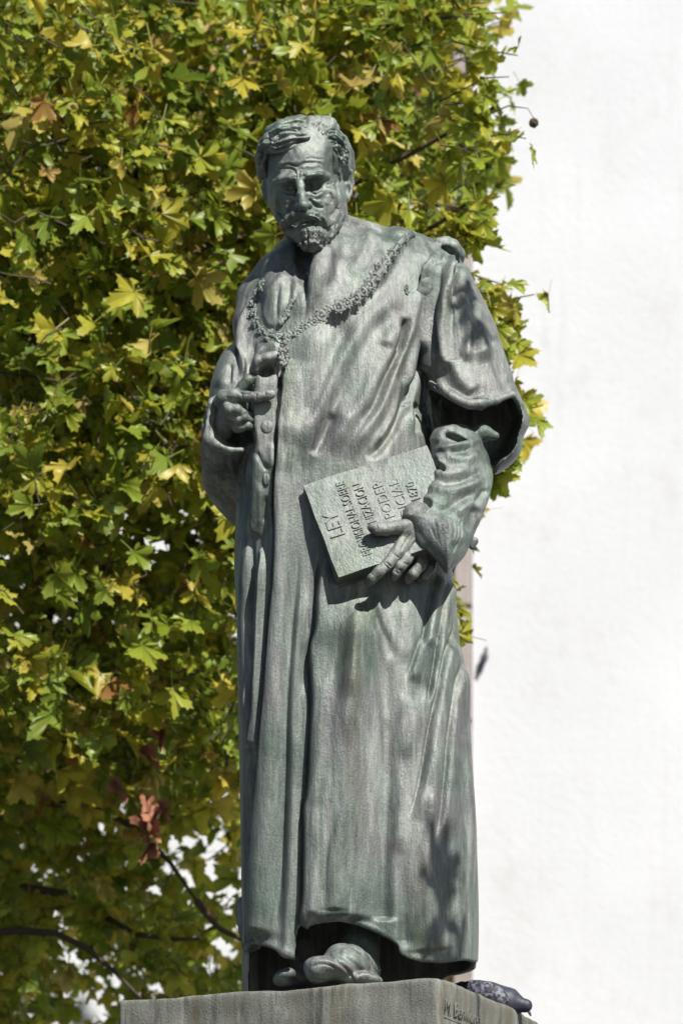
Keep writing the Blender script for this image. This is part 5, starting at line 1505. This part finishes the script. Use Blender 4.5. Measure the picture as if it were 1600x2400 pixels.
    stalks = [[(Py(u, v - 10, y), .0016), (Py(u - 14, v - 34, y), .0016), (Py(u - 60, v - 40, y + .05), .003), (Py(u - 130, v - 10, y + .1), .004)] for (u, v, y) in ((1250, 288, 2.7), (320, 560, 3.2))]
    sk = link_mesh('stalks', *tube_mesh(stalks, 5), M['twig'], root); sk['kind'] = 'stuff'
    for (u, v, y) in ((1250, 288, 2.7), (320, 560, 3.2)):
        o = bpy.data.objects.new('seed_ball', me); COL.objects.link(o); o.parent = root; o.matrix_parent_inverse = world_matrix(root).inverted(); o.matrix_basis = Matrix.Translation(Vector(Py(u, v, y)))
    # curled dead leaves
    dm = [leaf_object_mesh(k, 'dry_leaf', M['dry']) for k in range(3)]
    for me in dm:
        for v in me.vertices: v.co.z += 0.9 * v.co.x ** 2 * 2 + .08 * math.sin(v.co.y * 9); v.co.x *= .55
    for (u, v) in ((372, 1880), (352, 1900), (362, 1930), (350, 1955), (380, 1900), (268, 1830), (380, 1710), (330, 1760), (344, 1870), (356, 1975)):
        o = bpy.data.objects.new('dry_leaf', dm[int(rg.integers(0, 3))]); COL.objects.link(o); o.parent = root; o.matrix_parent_inverse = world_matrix(root).inverted()
        o.matrix_basis = place_matrix(Py(u, v, 3.2), (rg.normal(0, .5), -1, rg.normal(.3, .4)), (rg.normal(0, .5), 0, -1), rg.uniform(.11, .16))

def build_shade_tree():
    """a second plane tree to the right of the camera: its overhanging branch throws the leaf shadows on the robe"""
    rg = np.random.default_rng(5)
    root = empty('plane_tree', (6.2, -4.2, 0))
    tag(root, 'second plane tree standing in front of the statue with its branch reaching overhead', 'tree', 'plane trees of the square')
    S = Vector(SUN_DIR)
    def up(u, v, d, t): return Vector(P(u, v, d)) + S * t
    A = up(1135, 735, 90, 3.1); B = up(1040, 2085, 165, 3.1)
    tr = [((6.2, -4.2, -.05), .36), ((6.1, -4.15, 2.5), .27), ((5.9, -4.0, 5.5), .22), ((5.6, -3.9, 8.5), .17), ((5.2, -3.8, 11), .12), ((4.9, -3.7, 13), .05)]
    V, Fc = tube_mesh([tr], 14); link_mesh('trunk', V, Fc, M['bark'], root, True)
    def path(pts, r0, r1):
        p = smooth_pts(np.array([tuple(q) for q in pts]), .2); return [(q, r) for q, r in zip(p, np.linspace(r0, r1, len(p)))]
    mats, kinds, tints = [], [], []
    paths = [path([(5.6, -3.9, 8.5), (4.2, -3.6, 10.0), (2.9, -3.2, A.z + .15), A + Vector((.25, 0, .05))], .06, .010),
             path([(5.75, -3.95, 7.0), (4.2, -3.6, 8.3), (2.8, -3.2, B.z + .05), up(1075, 2150, 165, 3.1)], .05, .009)]
    t = 3.1
    def tw(pts, r0, r1): paths.append(path([up(u, v, 165, t) for u, v in pts], r0, r1))
    tw([(1075, 2150), (1040, 2170), (1012, 2130), (1000, 2050), (985, 1990)], .026, .017)
    tw([(1012, 2140), (985, 2125), (960, 2100)], .020, .014)
    tw([(1090, 2190), (1104, 2140), (1110, 2100)], .018, .014)
    tw([(1030, 2170), (1050, 2100), (1075, 2060)], .02, .014)
    tw([(1020, 2150), (1014, 2200), (1012, 2240)], .018, .012)
    def lf(u, v, d, tt, size, tip):
        p = up(u, v, d, tt); right = S.cross(Vector((0, 0, 1))).normalized(); upv = right.cross(S)
        tipv = right * tip[0] + upv * tip[1]
        mats.append(place_matrix(p, S + Vector(rg.normal(0, .25, 3)), tipv, size)); kinds.append(int(rg.integers(0, 9))); tints.append(float(rg.uniform(.1, .5)))
    for (u, v, s, tx, ty) in ((1045, 2080, .13, -.2, 1), (1050, 2110, .12, .6, .8), (1064, 2060, .10, .8, .8), (1030, 2110, .09, -.5, .3), (1075, 2210, .09, .3, -.4), (1048, 2228, .11, -.2, -1), (1022, 2222, .09, -.6, -.8), (1072, 2235, .08, .2, -1)):
        lf(1032 + (u - 1045) * 2.1, 2110 + (v - 2120) * 1.15, 165, t, s * 1.35, (tx, ty))
    for (u, v, s, tx, ty) in ((1098, 706, .10, -.2, .8), (1108, 736, .11, .6, .2), (1122, 768, .12, .5, -.7), (1112, 794, .09, -.3, -.8), (1080, 722, .06, -1, .2)):
        lf(u, v, 90, t, s * 1.2, (tx, ty))
    # the rest of the crown, above and to the right of the view
    n = 0
    while n < 900:
        p = np.array([rg.uniform(3.0, 8.5), rg.uniform(-7, -1.5), rg.uniform(8.0, 13.5)])
        q = (p - np.array([5.6, -4.0, 10.8])) / np.array([2.7, 2.7, 2.8])
        if (q ** 2).sum() > 1: continue
        # keep clear of the sunlight that falls on the statue, the tree and the wall in view
        w = Vector(p); hit = False
        for tt in np.linspace(1, 14, 27):
            g_ = w - S * float(tt); u, v = proj(np.array(g_))
            if -0.6 < g_.y < 9 and -100 < u < 1700 and -100 < v < 2500: hit = True; break
        u, v = proj(p)
        if hit or (-100 < u < 1700 and v > -60): continue
        mats.append(place_matrix(p, (rg.normal(0, .6), rg.normal(0, .6), 1), (rg.normal(), rg.normal(), -.6), rg.uniform(.14, .22))); kinds.append(int(rg.integers(0, 9))); tints.append(float(rg.uniform(0, .7))); n += 1
    V, Fc = tube_mesh(paths, 6); link_mesh('branch', V, Fc, M['twig'], root, True)
    mass_mesh('foliage', mats, kinds, tints, root, M['leaf_mass'])
build_tree()
build_shade_tree()
bpy.context.view_layer.update()
